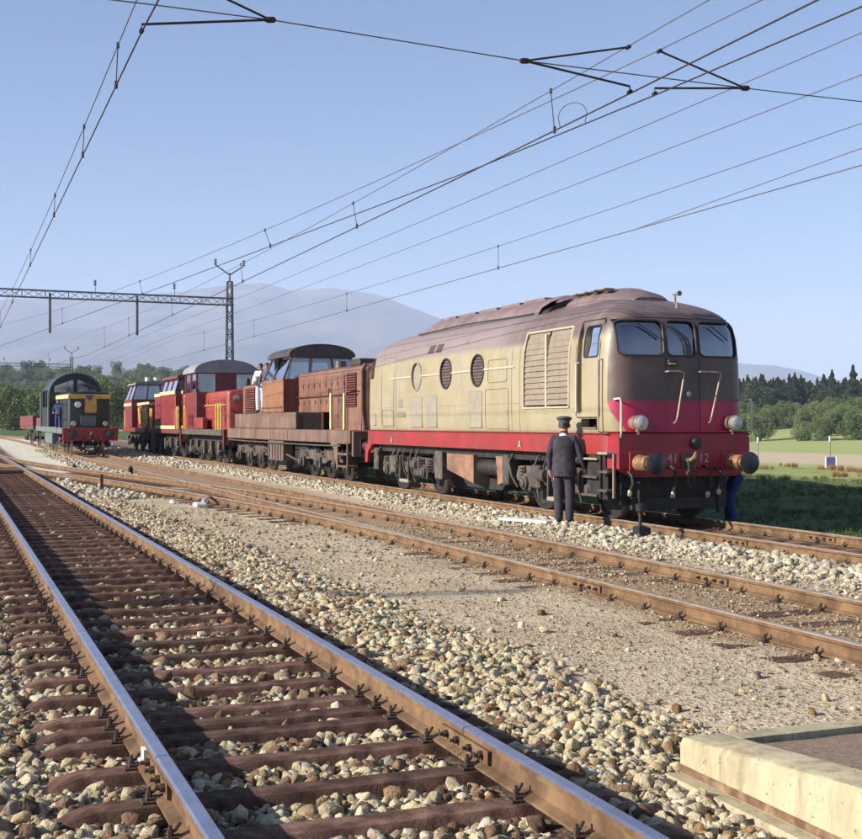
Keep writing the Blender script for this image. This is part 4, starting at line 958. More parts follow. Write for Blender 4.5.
def cab(parent, y0, y1, zb, zs, zt, hwb, hwt, m_low, m_up, m_roof, roof_h, roof_over=.12, glass='glass_pale', front_win=3, n_side=2, m_front=None, rn=14, side_h=None):
    """cab with a lower box, slanted window storey of separate pillars and panes, and an arched roof"""
    MB().box(-hwb, hwb, y0, y1, zb, zs, .03).build('cab_side', [m_low], parent)
    if m_front: MB().box(-hwb + .02, hwb - .02, y0 - .012, y0 + .02, zb + .02, zs - .01).build('cab_front', m_front, parent)  # end panel darker than the sides: its shade is put into the colour
    ins = (hwb - hwt) * .5
    ya, yb = y0 + ins * .4, y1 - ins * .4
    def quad(p, name, m, q): return MB().add(q, [(0, 1, 2, 3)]).build(name, m, p)
    up = MB()
    for sx in (-1, 1):
        for k in range(n_side + 1):
            f = k / n_side; yy0 = y0 + .04 + (y1 - y0 - .08) * f; yy1 = ya + .04 + (yb - ya - .08) * f
            up.tube([(sx * (hwb - .03), yy0, zs - .02), (sx * (hwt - .03), yy1, zt)], .05, 4)
    for y_0, y_1 in ((y0 + .04, ya + .04), (y1 - .04, yb - .04)):
        for k in range(1, front_win):
            f = -1 + 2 * k / front_win; up.tube([(f * (hwb - .03), y_0, zs - .02), (f * (hwt - .03), y_1, zt)], .05, 4)
    up.box(-hwt - .005, hwt + .005, ya, yb, zt - .05, zt + .02); pl = up.build('cab_pillars', m_up, parent)
    for sx in (-1, 1):
        g = [(sx * (hwb - .035), y0 + .05, zs), (sx * (hwb - .035), y1 - .05, zs), (sx * (hwt - .035), yb - .05, zt), (sx * (hwt - .035), ya + .05, zt)]
        for k in range(n_side):
            f0, f1 = k / n_side, (k + 1) / n_side
            def lp(a, b, f): return tuple(a[i] + (b[i] - a[i]) * f for i in range(3))
            quad(parent, 'side_window', glass, [lp(g[0], g[1], f0), lp(g[0], g[1], f1), lp(g[3], g[2], f1), lp(g[3], g[2], f0)])
    for y_0, y_1 in ((y0 + .05, ya + .05), (y1 - .05, yb - .05)):
        for k in range(front_win):
            f0, f1 = -1 + 2 * k / front_win, -1 + 2 * (k + 1) / front_win
            quad(parent, 'end_window', 'glass', [(f0 * (hwb - .04), y_0, zs), (f1 * (hwb - .04), y_0, zs), (f1 * (hwt - .04), y_1, zt), (f0 * (hwt - .04), y_1, zt)])
    pts = []
    hr = hwt + roof_over
    n = rn; prof = [(-hr, zt + .0), (-hr, zt + .05)] + [(hr * math.cos(math.pi - math.pi * k / n) , zt + .05 + roof_h * math.sin(math.pi * k / n)) for k in range(1, n)] + [(hr, zt + .05), (hr, zt)]
    MB().prism(prof, 'y', ya - roof_over, yb + roof_over).build('cab_roof', m_roof, parent)
    # something inside to see through the panes
    MB().box(-.5, .5, (y0 + y1) / 2 - .3, (y0 + y1) / 2 + .3, zb, zs + .15, .05).build('cab_desk', 'dark_trim', parent)
def front_end(parent, y, hw, zt, zb, m, rear=None):
    MB().box(-hw, hw, y, y + .12, zb, zt, .012).build('buffer_beam', m, parent)
    for sx in (-.87, .87): buffer(parent, sx, y, 1.0, .5, .22, 'black_iron')
    screw_coupling(parent, y, 1.0)
    for sx in (-.35, .35): hose(parent, sx, y, .9, .4)

# brown centre-cab locomotive coupled behind
L2 = thing('diesel_locomotive', 'rust brown centre-cab locomotive with long bonnets and two yellow handrails', 'locomotive', (TRAIN_C, 31.4, Z_TRAIN))
MB().box(-1.30, 1.30, .15, 15.6, 1.06, 1.42, .02).build('main_frame', 'brown_loco_dust', L2)
hood(L2, 'front_bonnet', -.78, .78, .55, 7.25, 1.42, 3.18, 'brown_loco', .12, .14)
doors(L2, -.785, 2.2, 7.1, 1.50, 2.98, 8, 'brown_loco')
slats(L2, 'bonnet_grille', -.785, 1.15, 2.05, 2.05, 3.0, 14, 'brown_dark')
tube_part(L2, 'bonnet_bead', [(-.79, y, 3.08) for y in (.7, 3, 7.2)], .012, 'roof_brown', 5)
tube_part(L2, 'bonnet_handrail', [(-.80, 1.0, 2.42), (-.88, 1.05, 2.42), (-.88, 7.0, 2.42), (-.80, 7.05, 2.42)], .016, 'brown_dark', 6)
for y in (2.4, 3.9, 5.4): MB().cyl((-.78, y, 2.42), (-.88, y, 2.42), .012, .012, 6).build('rail_bracket', 'brown_dark', L2)
MB().box(-.30, .30, 2.4, 3.3, 3.26, 3.46, .03).build('exhaust_box', 'black_roof', L2); MB().cyl((.0, 5.2, 3.25), (.0, 5.2, 3.50), .20, .18, 14).build('roof_fan', 'black_roof', L2)
for sx in (-.5, .5): MB().lathe([(0, .11), (.08, .12), (.10, .02)], (sx, .57, 2.9), (0, -1, 0), 14).build('headlight', 'lamp_silver', L2)
tube_part(L2, 'air_pipe', [(-1.31, .9, 1.0), (-1.33, 3, .98), (-1.33, 12, .98), (-1.3, 15.3, 1.0)], .022, 'grimy_iron', 6)
for y in (2.2, 4.4, 6.6, 8.8, 11.0, 13.2): MB().box(-1.312, -1.298, y, y + .03, 1.08, 1.40).build('frame_rib', 'brown_loco_dust', L2)
tube_part(L2, 'corner_pipe', [(-.74, .60, 1.45), (-.80, .62, 2.0), (-.80, .62, 3.05), (-.7, .66, 3.2)], .05, 'brown_loco', 8)
cab(L2, 7.2, 10.0, 1.95, 3.02, 3.74, 1.30, 1.0, 'brown_orange', 'roof_brown', 'black_roof', .36, .10, 'glass_pale', 3, 2, 'brown_dark')
MB().box(-1.14, -1.09, 8.35, 8.9, 3.02, 3.74).build('open_side_window', 'dark_void', L2)
hood(L2, 'rear_bonnet', -.78, .78, 10.0, 15.2, 1.42, 3.02, 'brown_loco', .12, .12)
slats(L2, 'bonnet_grille', -.785, 13.2, 14.8, 1.9, 2.9, 12, 'brown_dark')
for y0, y1, n in ((5.75, 9.0, 2), (9.0, 14.4, 3)):
    for k in range(n):
        a = y0 + (y1 - y0) * k / n; b = y0 + (y1 - y0) * (k + 1) / n
        MB().box(-1.27, -.80, a + .006, b - .006, 1.425, 1.95, .02).build('side_tank', 'brown_loco_dust', L2)
MB().box(-1.05, -.80, 3.4, 5.7, 1.425, 1.93, .01).build('dark_recess', 'dark_void', L2)  # solid near-black block, the recess's shade put into its colour
MB().box(-1.10, -1.05, 3.4, 3.44, 1.425, 1.95, .005).build('recess_edge', 'brown_loco', L2)
for k in range(4): MB().box(-1.31, -1.27, 7.3 + k * .85, 7.36 + k * .85, 1.95, 2.12, .005).build('cab_step', 'brown_dark', L2)
MB().box(-1.33, -1.28, 7.25, 9.95, 2.10, 2.14, .005).build('cab_foot_rail', 'brown_dark', L2)
for y in (2.0, .75):
    MB().box(-1.29, -1.21, y - .04, y + .04, 1.42, 2.42 + (.02 if y > 1 else 0), .015).build('yellow_handrail', 'yellow_pale', L2)
tube_part(L2, 'handrail_loop', [(-1.25, 2.0, 2.4), (-1.25, 2.05, 2.55), (-1.22, 2.3, 2.58), (-1.2, 2.45, 2.4)], .018, 'black_iron'); tube_part(L2, 'handrail_bar', [(-1.22, .75, 2.4), (-1.0, .72, 2.48), (-.82, .7, 2.46)], .018, 'black_iron')
for k, z in enumerate((.42, .75, 1.05)): MB().box(-1.33, -1.0, .35, 1.15, z, z + .05, .008).build('entry_step', 'brown_loco_dust', L2)
MB().prism([(.30, 1.4), (1.9, 1.4), (1.9, 1.06), (1.55, .9), (1.3, .42), (1.2, .40), (1.2, 1.1), (.36, 1.1), (.36, .4), (.30, .4)], 'x', -1.315, -1.27).build('step_plate', 'brown_loco_dust', L2)
front_end(L2, 0, 1.25, 1.40, .72, 'brown_loco_dust')
b1 = bogie(L2, 12.3, (-1.75, 0, 1.75), .46, 1.0, 2.35, 'grimy_iron', True); b2 = bogie(L2, 3.6, (-1.75, 0, 1.75), .46, 1.0, 2.35, 'grimy_iron', True)
MB().box(-1.26, -.9, 7.4, 9.3, .40, 1.05, .03).build('battery_box', 'brown_loco_dust', L2)
for k in range(5): MB().box(-1.285, -1.262, 7.55 + k * .37, 7.65 + k * .37, .45, 1.0, .005).build('box_rib', 'grimy_iron', L2)
MB().box(-.85, .85, 6.0, 9.6, .42, 1.04, .05).build('fuel_tank', 'black_iron', L2)
tube_part(L2, 'brake_rod', [(-1.15, 7.3, .62), (-1.12, 6.2, .48), (-1.1, 5.6, .5)], .03, 'grimy_iron')

def shunter(label, Y, length, col, body_col, cab_at, hood_f, hood_r, zs, zc, cabhw=1.32, cabtop=1.1, hoodhw=.9, hoodz=2.95, roof='black_roof', roof_h=.3, stripe=None, rails=True, frame='grimy_iron', wheels=None, r=.47, beam='red_loco', low='black_iron', side=2):
    t = thing('diesel_locomotive', label, 'locomotive', (TRAIN_C, Y, Z_TRAIN))
    MB().box(-1.30, 1.30, .12, length - .1, 1.12, 1.36, .02).build('main_frame', frame, t)
    if hood_f:
        hood(t, 'front_bonnet', -hoodhw, hoodhw, hood_f, cab_at[0] + .02, 1.36, hoodz, body_col, .12, .10)
        doors(t, -hoodhw - .005, hood_f + .4, cab_at[0] - .1, 1.45, hoodz - .22, max(3, int((cab_at[0] - hood_f) / .75)), body_col, 'brown_dark')
    if hood_r and length - .5 - cab_at[1] > .6:
        hood(t, 'rear_bonnet', -hoodhw, hoodhw, cab_at[1] - .02, hood_r, 1.36, hoodz, body_col, .12, .10)
        doors(t, -hoodhw - .005, cab_at[1] + .1, hood_r - .4, 1.45, hoodz - .22, max(3, int((hood_r - cab_at[1]) / .75)), body_col, 'brown_dark')
    cab(t, cab_at[0], cab_at[1], 1.36, zs, zc, cabhw, cabtop, col, col, roof, roof_h, .10, 'glass_pale', 3, side, 'brown_dark')
    if stripe:
        for z in stripe:
            for y0, y1, hw in ((hood_f, cab_at[0], hoodhw), (cab_at[0], cab_at[1], cabhw), (cab_at[1], hood_r or cab_at[1], hoodhw)):
                if y1 - y0 > .3: MB().box(-hw - .032, -hw + .01, y0 + (.1 if hw == hoodhw else .0), y1, z, z + .16, .004).build('yellow_stripe', 'yellow_pale', t)
    if rails:
        for y in (.35, .8, 1.25, length - 1.2, length - .7): tube_part(t, 'yellow_handrail', [(-1.27, y, 1.36), (-1.27, y, 2.25), (-1.25, y + .12, 2.38)], .035, 'yellow_rail', 6)
    front_end(t, 0, 1.25, 1.38, .75, beam)
    for y in wheels: wheelset(t, y, r)
    for y in wheels: axlebox(t, y, r, .95, 'grimy_iron', True)
    MB().box(-1.05, -.97, wheels[0] - .7, wheels[-1] + .7, .55, .95, .02).build('side_frame', low, t); MB().box(.97, 1.05, wheels[0] - .7, wheels[-1] + .7, .55, .95, .02).build('side_frame', low, t)
    MB().box(-.9, .9, .3, length - .3, .95, 1.12, .02).build('underframe', 'black_iron', t)
    for k in range(5): 
        y = wheels[0] - .3 + (wheels[-1] - wheels[0] + .6) * k / 4; MB().box(-1.2, -1.0, y - .14, y + .14, .35 + .1 * (k % 2), .9, .02).build('gear_box', 'grimy_iron', t)
    for k in (.5, .8): MB().box(-1.3, -1.02, .25, .75, k, k + .04, .006).build('entry_step', 'grimy_iron', t)
    return t
L3 = shunter('dark red shunting locomotive with arched grey cab roof and orange-red bonnet', 48.0, 9.0, 'red_loco', 'red_loco_bright', (5.4, 8.1), .9, None, 2.95, 3.78, 1.30, 1.28, .88, 2.92, 'grey_roof', .52, None, True, 'grimy_iron', (1.6, 3.2, 5.4, 7.0))
MB().box(-.38, .38, 5.36, 5.46, 2.9, 3.78, .01).build('front_panel', 'brown_dark', L3); MB().box(-1.32, -1.1, 3.9, 5.5, 1.38, 1.85, .02).build('side_locker', 'red_loco_bright', L3)
tube_part(L3, 'bonnet_handrail', [(-.9, 1.2, 2.35), (-.97, 1.25, 2.35), (-.97, 5.2, 2.35), (-.9, 5.25, 2.35)], .018, 'yellow_rail', 6)
MB().cyl((.3, 2.6, 2.95), (.3, 2.6, 3.45), .13, .11, 12).build('exhaust_stack', 'black_iron', L3)
for sx in (-.55, .55): MB().lathe([(0, .12), (.08, .13), (.10, .02)], (sx, .92, 2.6), (0, -1, 0), 14).build('headlight', 'lamp_silver', L3)
slats(L3, 'bonnet_grille', -.885, 1.35, 2.2, 1.9, 2.6, 9, 'red_loco'); slats(L3, 'cab_louvre', -1.305, 6.1, 7.3, 1.5, 2.0, 6, 'red_loco')
L4 = shunter('red locomotive with yellow waist stripes and a dark low cab behind the grey roofed one', 57.6, 9.6, 'red_loco', 'red_loco', (1.0, 5.4), .6, 9.2, 3.12, 3.72, 1.30, 1.12, .98, 3.0, 'brown_dark', .24, (2.98, 1.34), True, 'brown_dark', (1.7, 4.6, 7.6), .60, 'red_loco', 'black_iron', 3)
MB().lathe([(0, .3), (.02, .62), (.08, .66), (.25, .66), (.3, .5)], (-1.0, 7.9, .72), (-1, 0, 0), 24).build('tank_end', 'grimy_iron', L4)
L5 = shunter('farthest red locomotive in the line with yellow bonnet chevrons and sloping cab window', 68.2, 9.2, 'red_loco', 'red_loco', (5.2, 8.4), .6, 8.9, 3.0, 3.85, 1.30, 1.0, .95, 2.72, 'grey_roof', .16, (2.62,), True, 'red_loco', (1.7, 4.6, 7.4), .55)
for sx in (-.35, .15): MB().cyl((sx, 5.6, 3.8), (sx, 5.6, 4.28), .14, .13, 10).build('white_stack', 'white_paint', L5)
for y in (1.2, 2.6, 3.9): MB().prism([(y, 1.6), (y + .35, 1.6), (y + .9, 2.5), (y + .55, 2.5)], 'x', -1.0, -.95).build('yellow_chevron', 'yellow_rail', L5)

# dark blue locomotive with yellow band on the middle track
BY = 62.5
L6 = thing('diesel_locomotive', 'dark blue locomotive with yellow band and red buffer beam standing alone at left', 'locomotive', (mid_x(BY + 5), BY, mid_z(BY)), math.atan2(.022, 1))
L6.rotation_euler = (.008, 0, math.atan2(mid_x(BY) - mid_x(BY + 10), 10))
MB().box(-1.35, 1.35, .12, 13.4, 1.02, 1.32, .02).build('main_frame', 'blue_grey', L6)
hood(L6, 'front_bonnet', -1.0, 1.0, .45, 6.0, 1.32, 3.05, 'blue_loco', .14, .06)
doors(L6, -1.005, .9, 5.8, 1.4, 2.7, 6, 'blue_loco')
MB().box(-1.012, 1.012, .40, 6.0, 2.74, 2.95, .02).build('yellow_band', 'ochre', L6)
MB().box(-1.02, -1.0, .46, 5.9, 2.755, 2.935, .004).build('yellow_side_band', 'yellow_pale', L6)
MB().box(-.22, .34, .42, .46, 2.05, 2.74, .01).build('yellow_panel', 'ochre', L6); MB().box(-.42, .30, .405, .45, 1.4, 1.92, .01).build('radiator_grille', 'blue_grey', L6)
MB().prism([(-.22, 2.92), (.22, 2.92), (0, 2.62)], 'y', .385, .40).build('nose_emblem', 'sign_blue', L6)
for sx in (-.75, .75): 
    MB().lathe([(0, .13), (.1, .14), (.14, .12), (.15, .02)], (sx, .44, 1.52), (0, -1, 0), 14).build('headlight', 'lamp_silver', L6)
MB().lathe([(0, .15), (.1, .15), (.12, .02)], (-.55, .42, 2.45), (0, -1, 0), 14).build('top_lamp', 'white_paint', L6)
cabp = MB(); n = 16
def carch(hw, z0, h): return [(-hw, 1.32)] + [(hw * math.cos(math.pi - math.pi * k / n), z0 + h * math.sin(math.pi * k / n)) for k in range(n + 1)] + [(hw, 1.32)]
cab_me = MB().prism(carch(1.36, 3.0, 1.15), 'y', 6.0, 9.6).mesh('cab_body', 'blue_loco', 0)
cuts = [MB().prism(carch(1.26, 3.0, 1.05), 'y', 6.12, 9.48).mesh('c', 'dark_void', 0)]
for a, b in ((-1.08, -.10), (.10, 1.08)): cuts.append(MB().prism([(a, 3.12), (b, 3.12), (b, 3.82 if abs(b) < .5 else 3.45), (a, 3.82 if abs(a) < .5 else 3.45)], 'y', 5.8, 9.9).mesh('c', 'dark_void', 0))
cuts.append(MB().box(-1.6, 1.6, 6.4, 7.6, 2.35, 3.25).mesh('c', 'dark_void', 0)); cuts.append(MB().box(-1.6, 1.6, 8.0, 9.2, 2.35, 3.25).mesh('c', 'dark_void', 0))
cm = boolean(cab_me, cuts); cm.materials.clear(); cm.materials.append(M['blue_loco']); finish(cm, 30); link('cab_body', cm, L6)
MB().tube([(x, 5.98, z) for x, z in carch(1.37, 3.0, 1.15)], .06, 6).build('cab_arch_frame', 'blue_grey', L6)
for a, b in ((-1.1, -.08), (.08, 1.1)): MB().add([(a, 6.06, 3.1), (b, 6.06, 3.1), (b, 6.06, 3.84), (a, 6.06, 3.84)], [(0, 1, 2, 3)]).build('front_pane', 'glass', L6)
MB().tube([(-1.40, 9.7, 1.3), (-1.40, 9.7, 3.2)], .06, 6).build('corner_post', 'blue_grey', L6)
MB().box(-1.36, 1.36, 9.6, 13.0, 1.32, 1.75, .02).build('rear_deck', 'brown_dark', L6)
for k, z in enumerate((.45, .78)): MB().box(-1.4, -1.1, .4, 1.1, z, z + .05, .006).build('entry_step', 'blue_grey', L6)
front_end(L6, 0, 1.3, 1.32, .7, 'red_beam')
for y in (1.8, 3.6, 8.8, 10.6): wheelset(L6, y, .5); axlebox(L6, y, .5, .95, 'grimy_iron', True)
MB().box(-1.38, -1.0, 4.3, 7.8, .45, 1.0, .03).build('side_tank', 'blue_grey', L6); MB().box(-.9, .9, .4, 13, .75, 1.02, .02).build('underframe', 'black_iron', L6)
# brown flat wagon behind it
WG = thing('flat_wagon', 'low brown wagon just behind the dark blue locomotive', 'wagon', (mid_x(BY + 20), BY + 14.6, mid_z(BY + 14)), math.atan2(mid_x(BY + 14) - mid_x(BY + 24), 10))
MB().box(-1.3, 1.3, 0, 8, 1.05, 1.25, .02).build('deck', 'brown_dark', WG); MB().box(-1.32, -1.26, 0, 8, 1.25, 1.85, .01).build('side_board', 'brown_dark', WG); MB().box(-1.26, 1.32, 0, .06, 1.25, 1.83, .01).build('end_board', 'brown_dark', WG)
for y in (1.8, 6.2): wheelset(WG, y, .48); axlebox(WG, y, .48, .95, 'grimy_iron', True)

# ------------------------------------------------------------------ people
def person(name, label, loc, rz, J, Rad, mats, group=None, scale=1.0, hands=True):
    """J: joint positions, facing +y; one continuous skin grown from the pelvis. mats: torso, legs"""
    root = thing(name, label, 'person', loc, rz, group)
    names = list(J); edges = [('pelvis', 'spine'), ('spine', 'chest'), ('chest', 'neckb'), ('neckb', 'neck'), ('neck', 'head'), ('head', 'crown')]
    for s0 in 'LR': edges += [('chest', 'sh' + s0), ('sh' + s0, 'el' + s0), ('el' + s0, 'wr' + s0), ('wr' + s0, 'pa' + s0), ('pelvis', 'hip' + s0), ('hip' + s0, 'kn' + s0), ('kn' + s0, 'an' + s0), ('an' + s0, 'ft' + s0), ('ft' + s0, 'to' + s0)]
    V = [Vector(J[n]) for n in names]; rad = [Rad[n.rstrip('LR') if n[-1] in 'LR' else n] for n in names]; E_ = [(names.index(a), names.index(b)) for a, b in edges]; seg = [(a, b) for a, b in edges]
    if hands:
        for s0 in 'LR':
            p = Vector(J['pa' + s0]); d = (p - Vector(J['wr' + s0])).normalized(); sx = -1 if s0 == 'L' else 1
            fwd = Vector((0, 1, 0)); fwd = (fwd - d * fwd.dot(d)).normalized(); nrm = d.cross(fwd) * 1.0
            for k, (o, ln) in enumerate(((.030, .060), (.010, .070), (-.010, .065), (-.028, .05))):
                i0 = len(V); base = p + fwd * o + d * .012; V.append(base + d * ln * .5); V.append(base + d * ln + Vector((-sx * .018, 0, 0))); rad += [.0095, .0085]
                E_ += [(names.index('pa' + s0), i0), (i0, i0 + 1)]; seg += [('wr' + s0, 'pa' + s0)] * 2
            i0 = len(V); V += [p - d * .02 + fwd * .045, p + d * .02 + fwd * .06]; rad += [.011, .010]; E_ += [(names.index('pa' + s0), i0), (i0, i0 + 1)]; seg += [('wr' + s0, 'pa' + s0)] * 2
    me = bpy.data.meshes.new('body'); me.from_pydata([tuple(v) for v in V], E_, []); o = bpy.data.objects.new('tmp', me); COL.objects.link(o)
    md = o.modifiers.new('s', 'SKIN'); md.use_smooth_shade = True
    for i, r in enumerate(rad):
        sv = me.skin_vertices[0].data[i]; sv.radius = r if isinstance(r, tuple) else (r, r); sv.use_root = (names[i] == 'pelvis') if i < len(names) else False
    ss = o.modifiers.new('d', 'SUBSURF'); ss.levels = 2; ss.render_levels = 2
    bmsh = ev_mesh(o, 'body'); bpy.data.objects.remove(o); bmsh.materials.clear()
    for m in ('skin', mats[0], mats[1], 'shoe'): bmsh.materials.append(M[m])
    def reg(a, b):
        if a in ('neck', 'head') or b == 'crown': return 0
        if b[:2] == 'pa': return 0
        if a[:2] in ('an', 'ft'): return 3
        if a[:3] in ('hip',) or a[:2] == 'kn' or b[:3] == 'hip': return 2
        return 1
    segs = [(V[i], V[j], reg(*seg[k])) for k, (i, j) in enumerate(E_)]
    for p in bmsh.polygons:
        c = p.center; best = (9, 0)
        for a, b, rg in segs:
            ab = b - a; t = max(0, min(1, (c - a).dot(ab) / max(1e-9, ab.length_squared))); dd = (c - (a + ab * t)).length
            if dd < best[0]: best = (dd, rg)
        p.material_index = best[1]; p.use_smooth = True
    body = link('body', bmsh, root)
    if scale != 1: root.scale = (scale,) * 3
    return root
STAND = {'pelvis': (0, 0, .95), 'spine': (0, .0, 1.12), 'chest': (0, 0, 1.32), 'neckb': (0, 0, 1.46), 'neck': (0, .01, 1.53), 'head': (0, .025, 1.61), 'crown': (0, .02, 1.69),
         'shL': (-.175, 0, 1.41), 'elL': (-.255, -.02, 1.13), 'wrL': (-.265, .05, .89), 'paL': (-.262, .065, .825), 'shR': (.175, 0, 1.41), 'elR': (.265, -.02, 1.13), 'wrR': (.29, .05, .89), 'paR': (.29, .07, .825),
         'hipL': (-.09, 0, .88), 'knL': (-.10, .02, .49), 'anL': (-.10, -.02, .09), 'ftL': (-.11, .06, .045), 'toL': (-.12, .15, .035), 'hipR': (.09, 0, .88), 'knR': (.10, .02, .49), 'anR': (.10, -.02, .09), 'ftR': (.11, .06, .045), 'toR': (.12, .15, .035)}
RAD = {'pelvis': (.165, .115), 'spine': (.165, .115), 'chest': (.19, .125), 'neckb': (.085, .075), 'neck': .055, 'head': (.080, .095), 'crown': (.062, .07), 'sh': .075, 'el': .056, 'wr': .040, 'pa': (.035, .02), 'hip': .108, 'kn': .088, 'an': .074, 'ft': .045, 'to': .035}
def face(root, hx=0, hy=.025, hz=1.61, ears=True):
    f = MB(); f.lathe([(0, .018), (.022, .012), (.03, .003)], (hx, hy + .088, hz - .005), (0, 1, -.25), 8); f.build('nose', 'skin', root)
    for sx in (-1, 1):
        MB().lathe([(0, .010), (.004, .008), (.006, .001)], (hx + sx * .032, hy + .083, hz + .018), (0, 1, 0), 8).build('eye', 'dark_trim', root)
        MB().lathe([(-.01, .012), (0, .028), (.012, .026), (.016, .01)], (hx + sx * .083, hy - .005, hz + .0), (sx, -.3, 0), 10).build('ear', 'skin', root)
    MB().tube([(hx - .025, hy + .088, hz - .05), (hx, hy + .094, hz - .052), (hx + .025, hy + .088, hz - .05)], .005, 5).build('mouth', 'brown_dark', root)
def hair_cap(root, m='hair', hx=0, hy=.025, hz=1.61, low=-.02, r=.092):
    b = MB(); rings = []
    for k in range(7):
        t = k / 6; zz = hz + low + (.118 - low) * t; rr = r * math.sqrt(max(.02, 1 - (max(0, (zz - hz - .02)) / .105) ** 2)) if zz > hz + .02 else r
        rings.append([(hx + rr * math.cos(a), hy - .012 + rr * 1.12 * math.sin(a) - (.03 if math.sin(a) > .3 and zz < hz + .04 else 0), zz) for a in (q * math.pi / 8 for q in range(16))])
    b.loft(rings); b.build('hair', m, root)
# the railwayman in the foreground
J = dict(STAND); J.update({'elL': (-.245, -.03, 1.13), 'wrL': (-.245, .02, .90), 'paL': (-.24, .035, .835), 'elR': (.275, -.01, 1.14), 'wrR': (.325, .08, .91), 'paR': (.33, .10, .845), 'anL': (-.075, -.02, .09), 'ftL': (-.085, .06, .045), 'toL': (-.10, .15, .035), 'anR': (.085, .03, .09), 'ftR': (.10, .11, .045), 'toR': (.115, .20, .035)})
gz = float(ground_z(np.array(9.62), np.array(18.7)))
P1 = person('person', 'man in dark suit and peaked cap standing beside the cream locomotive seen from behind', (9.62, 18.7, -.185), R(-40), J, RAD, ('suit', 'suit'), scale=1.02)
hair_cap(P1); face(P1)
cp = MB(); cp.lathe([(-.02, .090), (.035, .092), (.05, .112), (.075, .130), (.092, .126), (.108, .08), (.112, .01)], (0, .012, 1.665), (0, .10, 1), 22); cpo = cp.build('cap', 'cap_cloth', P1)
vz = MB(); vz.loft([[(.088 * math.cos(a), .015 + .09 * math.sin(a), 1.655) for a in (R(20 + 140 * k / 8) for k in range(9))], [(.105 * math.cos(a), .04 + .13 * math.sin(a), 1.63) for a in (R(20 + 140 * k / 8) for k in range(9))]], closed=False, caps=False); vz.build('visor', 'shoe', cpo)
jk = MB(); NR = 32
def ring(z, rx, ry, cy=0):
    out = []
    for k in range(NR):
        a = 2 * math.pi * k / NR; f = 1 + .05 * (mnoise.noise(Vector((math.cos(a) * 2.2, math.sin(a) * 2.2, z * 7))) + .5 * mnoise.noise(Vector((math.cos(a) * 5, math.sin(a) * 5, z * 15)))) * (1.2 if z < 1.35 else .3)
        out.append((rx * f * math.cos(a), cy + ry * f * math.sin(a), z + .006 * math.sin(3 * a)))
    return out
prf = [(.79, .212, .155), (.90, .206, .150), (1.0, .192, .140), (1.10, .185, .134), (1.22, .195, .138), (1.32, .203, .140), (1.40, .188, .122), (1.455, .10, .085)]
jk.loft([ring(z, float(np.interp(z, [p[0] for p in prf], [p[1] for p in prf])), float(np.interp(z, [p[0] for p in prf], [p[2] for p in prf]))) for z in np.linspace(.79, 1.455, 24)], caps=False); jk.build('jacket', 'suit', P1, smooth=60)
MB().loft([ring(1.45, .085, .08), ring(1.495, .066, .066)], caps=False).build('shirt_collar', 'white_cloth', P1)
# two men on the side deck of the brown locomotive
J2 = dict(STAND); J2.update({'elL': (-.27, .05, 1.15), 'wrL': (-.16, .22, 1.10), 'paL': (-.10, .25, 1.10), 'elR': (.27, .0, 1.13), 'wrR': (.20, .20, 1.02), 'paR': (.14, .23, 1.02)})
zt2 = Z_TRAIN + 1.95
P2 = person('person', 'man in white shirt and pale trousers standing on the brown locomotive side deck', (10.10, 31.4 + 11.0, zt2), R(140), J2, RAD, ('white_cloth', 'pale_trouser')); hair_cap(P2); face(P2)
MB().lathe([(0, .02), (.02, .13), (.05, .15), (.08, .13), (.10, .02)], (.0, .24, 1.12), (0, 1, .2), 16).build('dark_bag', 'shoe', P2)
P3 = person('person', 'dark haired man half hidden behind the man in white on the brown locomotive', (10.22, 31.4 + 10.55, zt2), R(150), STAND, RAD, ('dark_shirt', 'pale_trouser')); hair_cap(P3); face(P3)
# man beside the blue locomotive
P4 = person('person', 'man in navy overalls standing at the side of the dark blue locomotive', (mid_x(BY + 4) - 1.27, BY + 3.2, mid_z(BY) + 1.04), R(150), J2, RAD, ('navy_cloth', 'navy_cloth')); hair_cap(P4); face(P4)
# stooping man behind the front buffer of the cream locomotive
J5 = dict(STAND); J5.update({'pelvis': (0, -.12, .88), 'spine': (0, .10, .98), 'chest': (0, .30, 1.04), 'neckb': (0, .43, 1.06), 'neck': (0, .50, 1.06), 'head': (0, .58, 1.05), 'crown': (0, .65, 1.04), 'shL': (-.17, .38, 1.0), 'elL': (-.22, .42, .74), 'wrL': (-.2, .58, .62), 'paL': (-.19, .64, .60), 'shR': (.17, .38, 1.0), 'elR': (.22, .42, .74), 'wrR': (.2, .58, .62), 'paR': (.19, .64, .60),
   'hipL': (-.09, -.12, .82), 'hipR': (.09, -.12, .82), 'knL': (-.12, .06, .47), 'knR': (.12, .0, .46)})
P5 = person('person', 'man in blue overalls stooping behind the right buffer of the cream locomotive', (12.52, 18.15, float(ground_z(np.array(12.52), np.array(18.15)))), R(75), J5, RAD, ('blue_cloth', 'blue_cloth')); 

